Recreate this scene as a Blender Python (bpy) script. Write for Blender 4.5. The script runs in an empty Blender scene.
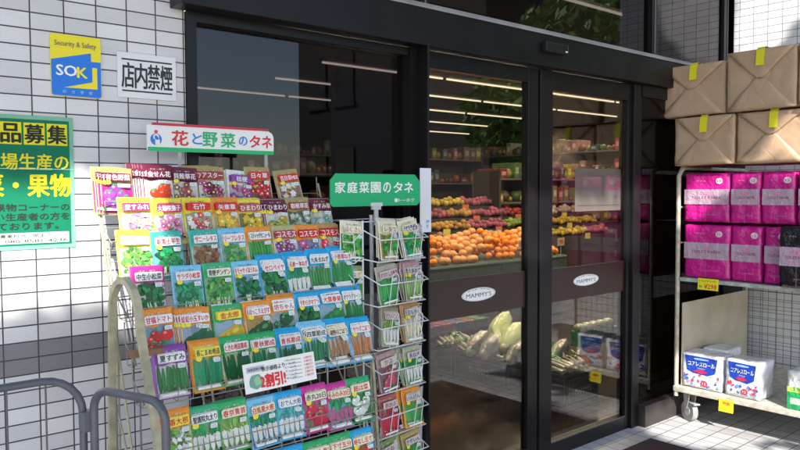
import bpy, math, random
from mathutils import Vector, Matrix
random.seed(7)
C = bpy.context.scene.collection
SC = bpy.context.scene
# ---------------------------------------------------------------- camera, light, exposure
YAW, PITCH, ROLL, FPX = math.radians(40.664), math.radians(-2.635), math.radians(-0.242), 728.28
CAM = Vector((-0.604, -2.415, 1.424))
_cy, _sy, _cp, _sp = math.cos(YAW), math.sin(YAW), math.cos(PITCH), math.sin(PITCH)
FW = Vector((_sy*_cp, _cy*_cp, _sp)); _r = Vector((_cy, -_sy, 0)); _u = _r.cross(FW)
RT = _r*math.cos(ROLL) + _u*math.sin(ROLL); UP = _u*math.cos(ROLL) - _r*math.sin(ROLL)
cam = bpy.data.cameras.new('camera'); camo = bpy.data.objects.new('camera', cam); C.objects.link(camo)
camo.matrix_world = Matrix(((RT.x, UP.x, -FW.x, CAM.x), (RT.y, UP.y, -FW.y, CAM.y), (RT.z, UP.z, -FW.z, CAM.z), (0, 0, 0, 1)))
cam.sensor_width = 36; cam.lens = FPX/800*36; cam.clip_start = .05; cam.clip_end = 500
SC.camera = camo

SUN = Vector((-.45, -.75, .65)).normalized()        # towards the sun
w = bpy.data.worlds.new('World'); SC.world = w; w.use_nodes = True
nt = w.node_tree; sky = nt.nodes.new('ShaderNodeTexSky'); sky.sky_type = 'NISHITA'; sky.sun_disc = False
sky.sun_elevation = math.asin(SUN.z); sky.sun_rotation = math.atan2(SUN.x, SUN.y)
sky.air_density = 1.0; sky.dust_density = .8
bg = nt.nodes['Background']; nt.links.new(sky.outputs[0], bg.inputs[0]); bg.inputs[1].default_value = .13
sl = bpy.data.lights.new('sun', 'SUN'); sl.energy = 4.2; sl.angle = math.radians(.5); sl.color = (1, .95, .87)
slo = bpy.data.objects.new('sun', sl); C.objects.link(slo); slo.rotation_euler = (-SUN).to_track_quat('-Z', 'Y').to_euler()
slo.location = SUN*20
SC.view_settings.view_transform = 'Standard'; SC.view_settings.look = 'None'; SC.view_settings.gamma = 1
SC.view_settings.exposure = 1.32
SC.view_settings.use_curve_mapping = False
SC.cycles.use_denoising = True
SC.cycles.max_bounces = 10; SC.cycles.transparent_max_bounces = 16; SC.cycles.glossy_bounces = 5
SC.cycles.sample_clamp_indirect = 6

# ---------------------------------------------------------------- helpers
def ray(px, py): return FW + RT*((px-400)/FPX) - UP*((py-225)/FPX)
def at(px, py, ax, v):
    """world point seen at photo position (px,py) on the plane axis=v; used to measure sizes and places"""
    d = ray(px, py); return CAM + d*((v-CAM[ax])/d[ax])
def X(px, y, py=225): return at(px, py, 1, y).x
def Z(px, py, y): return at(px, py, 1, y).z
def YX(px, x, py=225): return at(px, py, 0, x).y

def new_mat(name):
    m = bpy.data.materials.new(name); m.use_nodes = True
    n = m.node_tree.nodes; b = n['Principled BSDF']; return m, m.node_tree, b
def lnk(t, a, b): t.links.new(a, b)
def bump(t, b, src, strength, dist=.002):
    bp = t.nodes.new('ShaderNodeBump'); bp.inputs['Strength'].default_value = strength; bp.inputs['Distance'].default_value = dist
    lnk(t, src, bp.inputs['Height']); lnk(t, bp.outputs[0], b.inputs['Normal'])
def noise(t, scale, detail=3, coord='Object', rough=.55):
    tc = t.nodes.new('ShaderNodeTexCoord'); n = t.nodes.new('ShaderNodeTexNoise')
    n.inputs['Scale'].default_value = scale; n.inputs['Detail'].default_value = detail; n.inputs['Roughness'].default_value = rough
    lnk(t, tc.outputs[coord], n.inputs['Vector']); return n
def ramp(t, src, stops):
    r = t.nodes.new('ShaderNodeValToRGB'); e = r.color_ramp.elements
    while len(e) < len(stops): e.new(.5)
    for i, (p, c) in enumerate(stops): e[i].position = p; e[i].color = (*c, 1) if len(c) == 3 else c
    lnk(t, src, r.inputs[0]); return r

def attr_mat(name, rough=.4, spec=.5, metal=0, bscale=40, bstr=.15, bdist=.002, var=.12, vscale=8, coat=0, rvar=.1):
    """paint, print or plastic whose own colours come from the mesh"""
    m, t, b = new_mat(name)
    a = t.nodes.new('ShaderNodeAttribute'); a.attribute_name = 'Col'
    n = noise(t, vscale, 4)
    r = ramp(t, n.outputs[0], [(.3, (1-var,)*3), (.7, (1+0*var,)*3)])
    mx = t.nodes.new('ShaderNodeMix'); mx.data_type = 'RGBA'; mx.blend_type = 'MULTIPLY'; mx.inputs[0].default_value = 1
    lnk(t, a.outputs['Color'], mx.inputs[6]); lnk(t, r.outputs[0], mx.inputs[7]); lnk(t, mx.outputs[2], b.inputs['Base Color'])
    if name == 'printed_film':                              # grain of the printed picture
        g = noise(t, 260, 2); rg = ramp(t, g.outputs[0], [(.35, (.84,)*3), (.65, (1.08,)*3)]); m3 = t.nodes.new('ShaderNodeMix'); m3.data_type = 'RGBA'; m3.blend_type = 'MULTIPLY'; m3.inputs[0].default_value = 1
        lnk(t, mx.outputs[2], m3.inputs[6]); lnk(t, rg.outputs[0], m3.inputs[7]); lnk(t, m3.outputs[2], b.inputs['Base Color'])
    mr = t.nodes.new('ShaderNodeMapRange'); mr.inputs[3].default_value = rough-rvar; mr.inputs[4].default_value = rough+rvar
    lnk(t, n.outputs[0], mr.inputs[0]); lnk(t, mr.outputs[0], b.inputs['Roughness'])
    b.inputs['Metallic'].default_value = metal; b.inputs['Specular IOR Level'].default_value = spec
    b.inputs['Coat Weight'].default_value = coat; b.inputs['Coat Roughness'].default_value = .15
    if bstr: bump(t, b, noise(t, bscale, 3).outputs[0], bstr, bdist)
    return m
M = {}
M['print'] = attr_mat('printed_film', .36, .35, 0, 30, .7, .005, .05, 12, .12)
M['paper'] = attr_mat('printed_paper', .6, .3, 0, 9, .25, .004, .05, 6)
M['sign'] = attr_mat('sign_plastic', .35, .5, 0, 5, .1, .002, .05, 6)
M['paint'] = attr_mat('painted_metal', .38, .5, 0, 60, .15, .001, .25, 14)
M['wornmetal'] = attr_mat('worn_painted_metal', .5, .5, 0, 70, .4, .001, .5, 22)
M['dark'] = attr_mat('dark_bronze_aluminium', .34, .3, 0, 50, .05, .0005, .35, 5)
M['film'] = attr_mat('glossy_plastic_wrap', .28, .5, 0, 20, 1, .014, .12, 8, .4)
M['matte'] = attr_mat('matte_surface', .8, .3, 0, 30, .3, .003, .2, 5)
M['fruit'] = attr_mat('fruit_skin', .45, .5, 0, 120, .3, .001, .15, 12)

def kraft():
    m, t, b = new_mat('kraft_wrapping_paper')
    n = noise(t, 5, 6); r = ramp(t, n.outputs[0], [(.3, (.43, .28, .17)), (.7, (.53, .365, .24))])
    lnk(t, r.outputs[0], b.inputs['Base Color']); b.inputs['Roughness'].default_value = .5
    tc = t.nodes.new('ShaderNodeTexCoord'); v = t.nodes.new('ShaderNodeTexVoronoi'); v.feature = 'DISTANCE_TO_EDGE'; v.inputs['Scale'].default_value = 9
    nn = noise(t, 3, 2); ad = t.nodes.new('ShaderNodeMixRGB'); ad.inputs[0].default_value = .35
    lnk(t, tc.outputs['Object'], ad.inputs[1]); lnk(t, nn.outputs['Color'], ad.inputs[2]); lnk(t, ad.outputs[0], v.inputs['Vector'])
    rr = ramp(t, v.outputs['Distance'], [(0, (0, 0, 0)), (.05, (1, 1, 1))])
    n2 = noise(t, 12, 4); s = t.nodes.new('ShaderNodeMath'); s.operation = 'ADD'
    n3 = t.nodes.new('ShaderNodeMath'); n3.operation = 'MULTIPLY'; n3.inputs[1].default_value = .25
    lnk(t, rr.outputs[0], n3.inputs[0]); lnk(t, n3.outputs[0], s.inputs[0]); lnk(t, n2.outputs[0], s.inputs[1])
    bump(t, b, s.outputs[0], .4, .008); return m
M['kraft'] = kraft()

def tile(name, cw, ch, ox, oz, axis, c1, c2, mortar, msize, rough=.35, band=None, ribs=True, dirt=.1):
    m, t, b = new_mat(name)
    tc = t.nodes.new('ShaderNodeTexCoord'); sx = t.nodes.new('ShaderNodeSeparateXYZ'); cx = t.nodes.new('ShaderNodeCombineXYZ')
    lnk(t, tc.outputs['Object'], sx.inputs[0])
    a = {'xz': ('X', 'Z'), 'yz': ('Y', 'Z'), 'xy': ('X', 'Y')}[axis]
    for i, (k, o) in enumerate(zip(a, (ox, oz))):
        ad = t.nodes.new('ShaderNodeMath'); ad.operation = 'ADD'; ad.inputs[1].default_value = o
        lnk(t, sx.outputs[k], ad.inputs[0]); lnk(t, ad.outputs[0], cx.inputs[i])
    br = t.nodes.new('ShaderNodeTexBrick'); br.offset = 0; br.squash = 1; br.inputs['Scale'].default_value = 1
    br.inputs['Brick Width'].default_value = cw; br.inputs['Row Height'].default_value = ch
    br.inputs['Mortar Size'].default_value = msize; br.inputs['Mortar Smooth'].default_value = .25; br.inputs['Bias'].default_value = 0
    br.inputs['Color1'].default_value = (*c1, 1); br.inputs['Color2'].default_value = (*c2, 1); br.inputs['Mortar'].default_value = (*mortar, 1)
    lnk(t, cx.outputs[0], br.inputs['Vector'])
    col = br.outputs['Color']
    n = noise(t, 3, 5); r = ramp(t, n.outputs[0], [(.3, (1-dirt,)*3), (.65, (1, 1, 1))])
    mx = t.nodes.new('ShaderNodeMix'); mx.data_type = 'RGBA'; mx.blend_type = 'MULTIPLY'; mx.inputs[0].default_value = 1
    lnk(t, col, mx.inputs[6]); lnk(t, r.outputs[0], mx.inputs[7]); col = mx.outputs[2]
    if band:   # a course of grey tiles
        z0, z1, bc = band
        g = t.nodes.new('ShaderNodeMath'); g.operation = 'COMPARE'; g.inputs[1].default_value = (z0+z1)/2; g.inputs[2].default_value = (z1-z0)/2
        lnk(t, sx.outputs['Z'], g.inputs[0])
        nm = t.nodes.new('ShaderNodeMath'); nm.operation = 'MULTIPLY'; inv = t.nodes.new('ShaderNodeMath'); inv.operation = 'SUBTRACT'; inv.inputs[0].default_value = 1
        lnk(t, br.outputs['Fac'], inv.inputs[1]); lnk(t, g.outputs[0], nm.inputs[0]); lnk(t, inv.outputs[0], nm.inputs[1])
        m2 = t.nodes.new('ShaderNodeMix'); m2.data_type = 'RGBA'; lnk(t, nm.outputs[0], m2.inputs[0]); lnk(t, col, m2.inputs[6])
        rb = ramp(t, n.outputs[0], [(.3, tuple(q*.75 for q in bc)), (.7, bc)]); lnk(t, rb.outputs[0], m2.inputs[7]); col = m2.outputs[2]
    lnk(t, col, b.inputs['Base Color']); b.inputs['Roughness'].default_value = rough
    h = t.nodes.new('ShaderNodeMath'); h.operation = 'MULTIPLY'; h.inputs[1].default_value = -1; lnk(t, br.outputs['Fac'], h.inputs[0])
    out = h.outputs[0]
    if ribs:
        wv = t.nodes.new('ShaderNodeTexWave'); wv.bands_direction = 'Y' ; wv.inputs['Scale'].default_value = 55; wv.inputs['Distortion'].default_value = 1.5
        wv.inputs['Detail'].default_value = 2; lnk(t, cx.outputs[0], wv.inputs['Vector'])
        k = t.nodes.new('ShaderNodeMath'); k.operation = 'MULTIPLY_ADD'; k.inputs[1].default_value = .12; lnk(t, wv.outputs['Fac'], k.inputs[0]); lnk(t, out, k.inputs[2]); out = k.outputs[0]
    nn = noise(t, 14, 2); k = t.nodes.new('ShaderNodeMath'); k.operation = 'MULTIPLY_ADD'; k.inputs[1].default_value = .25
    lnk(t, nn.outputs[0], k.inputs[0]); lnk(t, out, k.inputs[2]); bump(t, b, k.outputs[0], .6, .003)
    return m
TW, TH = .0974, .05
M['tile_left'] = tile('white_wall_tiles', TW, TH, 0, -(1.97 % TH), 'xz', (.61, .60, .62), (.77, .76, .775), (.055, .05, .055), .0023, .3, (.871, .969, (.25, .245, .265)))
M['tile_right'] = tile('white_wall_tiles_right', TW, TH, .0042, -.011, 'yz', (.72, .71, .72), (.80, .79, .80), (.06, .055, .06), .0017, .3)
M['paving'] = tile('square_floor_tiles', .1, .1, .03, .02, 'xy', (.46, .45, .45), (.55, .54, .54), (.12, .115, .11), .003, .5, None, False, .25)
M['shopfloor'] = tile('shop_floor_tiles', .45, .45, 0, 0, 'xy', (.05, .042, .038), (.055, .047, .042), (.03, .027, .025), .003, .12, None, False, .2)

def glass(name, tint, base=.055, gloss=(1, 1, 1), boost=1.0):
    m = bpy.data.materials.new(name); m.use_nodes = True; t = m.node_tree; n = t.nodes
    n.remove(n['Principled BSDF']); out = n['Material Output']
    tr = n.new('ShaderNodeBsdfTransparent'); tr.inputs[0].default_value = (*tint, 1)
    gl = n.new('ShaderNodeBsdfGlossy'); gl.inputs['Roughness'].default_value = 0.0; gl.inputs[0].default_value = (*gloss, 1)
    fr = n.new('ShaderNodeFresnel'); ge = n.new('ShaderNodeNewGeometry'); im = n.new('ShaderNodeMapRange')
    im.inputs[3].default_value = 1.52; im.inputs[4].default_value = 1/1.52; lnk(t, ge.outputs['Backfacing'], im.inputs[0]); lnk(t, im.outputs[0], fr.inputs[0])
    ma = n.new('ShaderNodeMath'); ma.operation = 'MULTIPLY'; ma.inputs[1].default_value = boost; ma.use_clamp = True; lnk(t, fr.outputs[0], ma.inputs[0])
    mx = n.new('ShaderNodeMixShader'); lnk(t, ma.outputs[0], mx.inputs[0]); lnk(t, tr.outputs[0], mx.inputs[1]); lnk(t, gl.outputs[0], mx.inputs[2])
    lnk(t, mx.outputs[0], out.inputs[0]); return m
M['glass'] = glass('tinted_window_glass', (.36, .34, .38), boost=.8)
M['doorglass'] = glass('door_glass', (.74, .71, .67), boost=1.15)
M['sideglass'] = glass('dark_side_glass', (.22, .20, .20), boost=.5)
def emit(name, col, s):
    m, t, b = new_mat(name); b.inputs['Base Color'].default_value = (.8, .8, .8, 1)
    b.inputs['Emission Color'].default_value = (*col, 1); b.inputs['Emission Strength'].default_value = s; return m
M['tube'] = emit('fluorescent_tube', (1, .88, .62), .85)
def leafmat(name, c1, c2):
    m, t, b = new_mat(name)
    a = t.nodes.new('ShaderNodeAttribute'); a.attribute_name = 'Col'
    lnk(t, a.outputs['Color'], b.inputs['Base Color']); b.inputs['Roughness'].default_value = .5
    b.inputs['Subsurface Weight'].default_value = 0
    out = t.nodes['Material Output']; tl = t.nodes.new('ShaderNodeBsdfTranslucent'); lnk(t, a.outputs['Color'], tl.inputs[0])
    mx = t.nodes.new('ShaderNodeMixShader'); mx.inputs[0].default_value = .25
    lnk(t, b.outputs[0], mx.inputs[1]); lnk(t, tl.outputs[0], mx.inputs[2]); lnk(t, mx.outputs[0], out.inputs[0]); return m
M['leaf'] = leafmat('tree_leaves', 0, 0)
def simple(name, c, rough, sc=6, var=.3, bs=.3, bd=.005):
    m, t, b = new_mat(name); n = noise(t, sc, 5)
    r = ramp(t, n.outputs[0], [(.3, tuple(q*(1-var) for q in c)), (.7, c)]); lnk(t, r.outputs[0], b.inputs['Base Color'])
    b.inputs['Roughness'].default_value = rough; bump(t, b, n.outputs[0], bs, bd); return m
M['asphalt'] = simple('asphalt', (.055, .055, .057), .9, 60, .3)
M['bark'] = simple('bark', (.12, .09, .065), .9, 12, .5, .8, .02)
M['mat'] = simple('entrance_mat_fibre', (.035, .014, .018), .95, 180, .5, .8, .004)
M['plywood'] = simple('pale_worn_board', (.50, .44, .34), .6, 5, .3, .2, .002)

# --- glyph outlines as meshes, fitted into boxes
_tc = {}
def glyphs(s, bold=.0):
    k = (s, bold)
    if k not in _tc:
        cu = bpy.data.curves.new('t', 'FONT'); cu.body = s; cu.resolution_u = 2; cu.offset = bold; cu.fill_mode = 'FRONT' if hasattr(cu, 'fill_mode') else None
        o = bpy.data.objects.new('t', cu); C.objects.link(o)
        dg = bpy.context.evaluated_depsgraph_get(); me = bpy.data.meshes.new_from_object(o.evaluated_get(dg))
        vs = [(v.co.x, v.co.y) for v in me.vertices]; fs = [tuple(p.vertices) for p in me.polygons]
        bpy.data.objects.remove(o); bpy.data.curves.remove(cu); bpy.data.meshes.remove(me)
        x0 = min(v[0] for v in vs); x1 = max(v[0] for v in vs); y0 = min(v[1] for v in vs); y1 = max(v[1] for v in vs)
        _tc[k] = ([((x-(x0+x1)/2)/(x1-x0), (y-(y0+y1)/2)/(y1-y0)) for x, y in vs], fs)
    return _tc[k]

class MB:
    """collects coloured faces for ONE mesh object; local frame: x right, y depth (front is -y), z up"""
    def __init__(s): s.v = []; s.f = []; s.c = []; s.m = []; s.sm = []; s.mats = []
    def mi(s, m):
        if m not in s.mats: s.mats.append(m)
        return s.mats.index(m)
    def add(s, vs, fs, col, mat, smooth=False):
        b = len(s.v); s.v += [tuple(v) for v in vs]; i = s.mi(mat)
        for f in fs: s.f.append(tuple(b+q for q in f)); s.c.append(col); s.m.append(i); s.sm.append(smooth)
    def box(s, p0, p1, col, mat):
        x0, y0, z0 = p0; x1, y1, z1 = p1
        vs = [(x, y, z) for x in (x0, x1) for y in (y0, y1) for z in (z0, z1)]
        s.add(vs, [(0, 1, 3, 2), (4, 6, 7, 5), (0, 4, 5, 1), (2, 3, 7, 6), (0, 2, 6, 4), (1, 5, 7, 3)], col, mat)
    def bbox(s, p0, p1, r, col, mat):          # box with chamfered edges
        x0, y0, z0 = p0; x1, y1, z1 = p1
        import bmesh
        bm = bmesh.new(); bmesh.ops.create_cube(bm, size=1)
        for v in bm.verts: v.co = ((x0+x1)/2+v.co.x*(x1-x0), (y0+y1)/2+v.co.y*(y1-y0), (z0+z1)/2+v.co.z*(z1-z0))
        bmesh.ops.bevel(bm, geom=bm.edges[:], offset=r, segments=2, affect='EDGES', profile=.6)
        bm.verts.index_update(); s.add([v.co[:] for v in bm.verts], [tuple(v.index for v in f.verts) for f in bm.faces], col, mat); bm.free()
    def tube(s, pts, r, col, mat, n=8, caps=True):
        P = [Vector(p) for p in pts]; rings = []; up = None
        for i, p in enumerate(P):
            d = (P[min(i+1, len(P)-1)]-P[max(i-1, 0)]).normalized()
            if up is None: up = Vector((0, 0, 1)) if abs(d.z) < .9 else Vector((1, 0, 0))
            a = d.cross(up).normalized(); bvec = a.cross(d).normalized(); up = bvec
            rr = r if not isinstance(r, (list, tuple)) else r[i]
            rings.append([p+a*math.cos(2*math.pi*k/n)*rr+bvec*math.sin(2*math.pi*k/n)*rr for k in range(n)])
        vs = [v for R in rings for v in R]; fs = []
        for i in range(len(P)-1):
            for k in range(n): fs.append((i*n+k, i*n+(k+1) % n, (i+1)*n+(k+1) % n, (i+1)*n+k))
        s.add(vs, fs, col, mat, True)
        if caps: s.add(rings[0], [tuple(range(n))[::-1]], col, mat); s.add(rings[-1], [tuple(range(n))], col, mat)
    def ell(s, c, r, col, mat, nu=12, nv=8, rot=None, bumpf=None):
        vs = []; fs = []
        for j in range(nv+1):
            th = math.pi*j/nv
            for i in range(nu):
                ph = 2*math.pi*i/nu; q = Vector((math.sin(th)*math.cos(ph), math.sin(th)*math.sin(ph), math.cos(th)))
                k = bumpf(q) if bumpf else 1
                q = Vector((q.x*r[0]*k, q.y*r[1]*k, q.z*r[2]*k))
                if rot: q = rot @ q
                vs.append(q+Vector(c))
        for j in range(nv):
            for i in range(nu): fs.append((j*nu+i, j*nu+(i+1) % nu, (j+1)*nu+(i+1) % nu, (j+1)*nu+i)[::-1])
        s.add(vs, fs, col, mat, True)
    # flat print in the local xz plane at depth y
    def quad(s, x0, z0, x1, z1, y, col, mat): s.add([(x0, y, z0), (x1, y, z0), (x1, y, z1), (x0, y, z1)], [(0, 1, 2, 3)], col, mat)
    def poly(s, pts, y, col, mat): s.add([(a, y, b) for a, b in pts], [tuple(range(len(pts)))], col, mat)
    def disc(s, x, z, rx, rz, y, col, mat, n=12, ang=0, jit=0):
        ca, sa = math.cos(ang), math.sin(ang); pts = []
        for k in range(n):
            a = 2*math.pi*k/n; q = 1+random.uniform(-jit, jit); u, v = rx*math.cos(a)*q, rz*math.sin(a)*q
            pts.append((x+u*ca-v*sa, z+u*sa+v*ca))
        s.poly(pts, y, col, mat)
    def text(s, txt, cx, cz, wd, ht, y, col, mat, bold=.0, ang=0):
        vs, fs = glyphs(txt); ca, sa = math.cos(ang), math.sin(ang); k = bold*ht*1.1
        for i, (dx, dz) in enumerate(((0, 0), (-k, 0), (k, 0), (0, k*.7), (0, -k*.7)) if bold > .012 else ((0, 0), (k, 0)) if bold else ((0, 0),)):
            s.add([(cx+dx+u*wd*ca-v*ht*sa, y-i*.00006, cz+dz+u*wd*sa+v*ht*ca) for u, v in vs], fs, col, mat)
    def rrect(s, x0, z0, x1, z1, r, y0, y1, col, mat, n=5):       # rounded plate with thickness
        pts = []
        for cx, cz, a0 in ((x1-r, z1-r, 0), (x0+r, z1-r, 90), (x0+r, z0+r, 180), (x1-r, z0+r, 270)):
            for k in range(n+1):
                a = math.radians(a0+90*k/n); pts.append((cx+r*math.cos(a), cz+r*math.sin(a)))
        s.prism(pts, y0, y1, col, mat)
    def prism(s, pts, y0, y1, col, mat):
        k = len(pts); s.add([(a, y0, b) for a, b in pts]+[(a, y1, b) for a, b in pts],
              [tuple(range(k)), tuple(range(k, 2*k))[::-1]]+[(i, (i+1) % k, k+(i+1) % k, k+i)[::-1] for i in range(k)], col, mat)
    def xf(s, mtx, i0=0): s.v = s.v[:i0]+[tuple(mtx @ Vector(v)) for v in s.v[i0:]]
    def mesh(s, name):
        me = bpy.data.meshes.new(name); me.from_pydata(s.v, [], s.f)
        for m in s.mats: me.materials.append(M[m])
        me.polygons.foreach_set('material_index', s.m); me.polygons.foreach_set('use_smooth', s.sm)
        ca = me.color_attributes.new('Col', 'FLOAT_COLOR', 'CORNER'); buf = []
        for f, c in zip(s.f, s.c): buf += [c[0], c[1], c[2], 1]*len(f)
        ca.data.foreach_set('color', buf); me.update(); return me
    def build(s, name, parent=None, loc=None, rot=None):
        o = bpy.data.objects.new(name, s.mesh(name)); C.objects.link(o)
        if parent: o.parent = parent
        if loc is not None: o.location = loc
        if rot is not None: o.rotation_euler = rot
        return o
def tag(o, label, cat, group=None, kind=None):
    if label: o['label'] = label
    if cat: o['category'] = cat
    if group: o['group'] = group
    if kind: o['kind'] = kind
    return o
def thing(name, label, cat, loc=(0, 0, 0), rz=0, group=None):
    o = bpy.data.objects.new(name, None); C.objects.link(o); o.location = loc; o.rotation_euler = (0, 0, rz); o.empty_display_size = .1
    return tag(o, label, cat, group)
def arc(c, r, a0, a1, n, f): return [f(c, r, math.radians(a0+(a1-a0)*k/n)) for k in range(n+1)]
def dup(root, loc, rz=None, label=None):
    r = root.copy(); C.objects.link(r); r.location = loc
    if rz is not None: r.rotation_euler = (0, 0, rz)
    if label: r['label'] = label
    for ch in list(root.children):
        c = ch.copy(); C.objects.link(c); c.parent = r
        for g in ch.children: d = g.copy(); C.objects.link(d); d.parent = c
    return r
BLK = (.012, .011, .013); FR = (.0095, .009, .0105)

# ---------------------------------------------------------------- ground
b = MB(); b.box((-12, -5.5, -.2), (14, .0, 0), (.4,)*3, 'paving'); tag(b.build('pavement'), None, None, kind='structure')
b = MB(); b.box((-80, -13, -.6), (80, -5.51, -.12), (.1,)*3, 'asphalt'); tag(b.build('road'), None, None, kind='structure')
b = MB(); b.box((-80, -80, -.6), (80, -13.01, -.02), (.1,)*3, 'asphalt'); tag(b.build('ground'), None, None, kind='structure')

# ---------------------------------------------------------------- shop building
shop = thing('shop_building', 'shop front of white tiles with a black framed window and sliding glass doors', 'building', (0, 0, 0))
b = MB(); b.box((-5, 0, -.1), (.492, .22, 6.5), (1,)*3, 'tile_left'); b.build('tiled_wall', shop)
b = MB(); b.box((4.68, -.85, -.1), (5.5, .035, 6.5), (1,)*3, 'tile_right'); b.build('tiled_wall', shop)
XR = 4.679
y_f = -.10
xa = X(186, y_f)
# header over window and doors
b = MB(); b.bbox((xa, y_f, 2.050), (XR, .0, 2.212), .004, FR, 'dark')
b.box((xa, y_f-.004, 2.214), (XR, .058, 2.226), (.30, .30, .31), 'dark')        # flashing
b.box((xa, y_f-.006, 2.206), (XR, y_f-.0005, 2.2135), (.35, .35, .36), 'dark')
b.build('header_beam', shop)
# left window
xw0, xw1 = .494, X(411, -.03)
wn = MB(); wn.box((.494, -.02, .55), (.527, .06, 2.049), FR, 'dark'); wn.box((xw1, -.03, .0), (X(420, -.03)-.001, .06, 2.049), FR, 'dark')
wn.box((.494, -.02, .40), (xw1, .06, .549), FR, 'dark'); wn.box((.528, -.018, 2.015), (xw1-.001, .06, 2.048), FR, 'dark'); wn.box((.494, .0, .0), (xw1-.001, .2, .399), (.4,)*3, 'tile_left')
wn = wn.build('shop_window', shop)
b = MB(); b.box((.5285, .022, .55), (xw1-.001, .028, 2.014), (1,)*3, 'glass'); b.build('pane', wn)
# post between window and doors
xp1 = X(430, y_f)
b = MB(); b.bbox((X(420, -.03), y_f+.03, 0), (xp1-.012, .07, 2.049), .003, FR, 'dark'); b.box((X(420, -.03)-.004, y_f+.026, 0), (X(420, -.03)+.004, y_f+.031, 2.045), (.16,)*3, 'dark')
b.bbox((xp1-.011, y_f, 0), (xp1, .07, 2.049), .003, FR, 'dark'); b.build('door_post', shop)
# sliding doors
yd = -.03
x1a, x1b = X(430, yd), X(528, yd); x2a, x2b = X(551.5, yd), X(626, yd)
zt1 = Z(480, 75, yd); zt2 = Z(588, 95, yd)
def door(xa_, xb_, s0, s1, zt, zb, name_label, yo=0, logo=None, band=None):
    d = thing('sliding_door', None, None); d.parent = shop
    f = MB()
    f.bbox((xa_-s0, yd+yo, .0), (xa_, yd+.045+yo, 2.048), .003, FR, 'dark'); f.bbox((xb_, yd+yo, .0), (xb_+s1, yd+.045+yo, 2.048), .003, FR, 'dark')
    f.box((xa_+.0005, yd+.002+yo, zt), (xb_-.0005, yd+.043+yo, 2.046), FR, 'dark'); f.box((xa_+.0005, yd+.002+yo, .0), (xb_-.0005, yd+.043+yo, zb), FR, 'dark')
    f.box((xa_+.0005, yd-.002+yo, zb-.006), (xb_-.0005, yd+.0015+yo, zb), (.10,)*3, 'dark')
    f.build('door_frame', d)
    g = MB(); g.box((xa_+.001, yd+.020+yo, zb+.001), (xb_-.001, yd+.026+yo, zt-.001), (1,)*3, 'doorglass'); g.build('pane', d)
    z0, z1 = band
    k = MB(); k.box((xa_+.002, yd+.015+yo, z0), (xb_-.002, yd+.0195+yo, z1), (.032, .012, .010), 'sign'); k.build('brown_band', d)
    lx, lz, lw, lh = logo
    e = MB(); yy = yd+.0145+yo
    e.disc(lx, lz, lw, lh, yy, (.10, .09, .10), 'sign', 40); e.disc(lx, lz, lw*.96, lh*.94, yy-.0004, (.82, .82, .84), 'sign', 40)
    e.disc(lx, lz, lw*.91, lh*.88, yy-.0006, (.14, .13, .15), 'sign', 40); e.disc(lx, lz, lw*.895, lh*.86, yy-.0008, (.82, .82, .84), 'sign', 40)
    e.text("MAMMY'S", lx, lz-lh*.08, lw*1.45, lh*.62, yy-.0012, (.04, .03, .04), 'sign', .01)
    ss = 'THE QUALITY GREENGROCER'
    for i, ch in enumerate(ss):
        if ch == ' ': continue
        a = math.radians(140-100*i/(len(ss)-1)); e.text(ch, lx+lw*.80*math.cos(a), lz+lh*.74*math.sin(a), lw*.06, lh*.13, yy-.0012, (.1, .08, .1), 'sign', 0, (a-math.pi/2)*.7)
    e.build('logo_sticker', d)
    return d
xc0_ = X(633.5, -.055)
A = at(481, 294.5, 1, yd); B = at(587.5, 280, 1, yd)
door(x1a, x1b, .03, X(538, yd)-x1b, zt1, .09, '', 0, (A.x, A.z, (X(498.5, yd)-X(463.5, yd))/2, .034), (Z(480, 315, yd), Z(480, 276.5, yd)))
door(x2a, x2b, x2a-X(539, yd), min(.05, xc0_-x2b-.002), zt2, .085, '', -.006, (B.x, B.z, (X(600.5, yd)-X(574.5, yd))/2, .033), (Z(588, 297, yd), Z(588, 265, yd)))
# right post and fixed side light
xc0, xc1 = X(633.5, -.055), X(640.5, -.055)
b = MB(); b.bbox((xc0, -.055, 0), (xc1, .05, 2.049), .004, FR, 'dark'); b.build('door_post', shop)
sp = MB(); sp.box((xc1+.001, y_f+.0, 0), (XR-.3, -.0, .13), (.05, .043, .04), 'dark'); sp.box((xc1+.001, -.06, 1.98), (XR, -.01, 2.048), FR, 'dark')
sp.box((XR-.3, -.06, 0), (XR, -.0, 1.979), FR, 'dark'); sp = sp.build('side_window', shop)
b = MB(); b.box((xc1+.002, -.047, .131), (XR-.301, -.041, 1.979), (1,)*3, 'sideglass'); b.build('pane', sp)
# transom
b = MB()
for px in (421.5, 651): x = X(px, .055, 40); b.box((x-.028, .03, 2.227), (x+.028, .09, 4.2), FR, 'dark'); b.box((x-.004, .026, 2.227), (x+.004, .0295, 4.2), (.2,)*3, 'dark')
b.box((X(722, .055, 40), .04, 2.227), (XR, .10, 4.2), FR, 'dark'); b.box((X(725, .055, 40), .036, 2.227), (X(725, .055, 40)+.006, .0395, 4.2), (.15,)*3, 'dark')
b.box((.494, .03, 2.227), (.53, .09, 4.2), FR, 'dark'); b.box((.494, .0, 4.2), (XR, .3, 6.5), (.03,)*3, 'dark')
tr = b.build('transom_window', shop)
b = MB(); b.box((.531, .060, 2.227), (X(722, .055, 40)-.001, .066, 4.199), (1,)*3, 'glass'); b.build('pane', tr)
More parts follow.
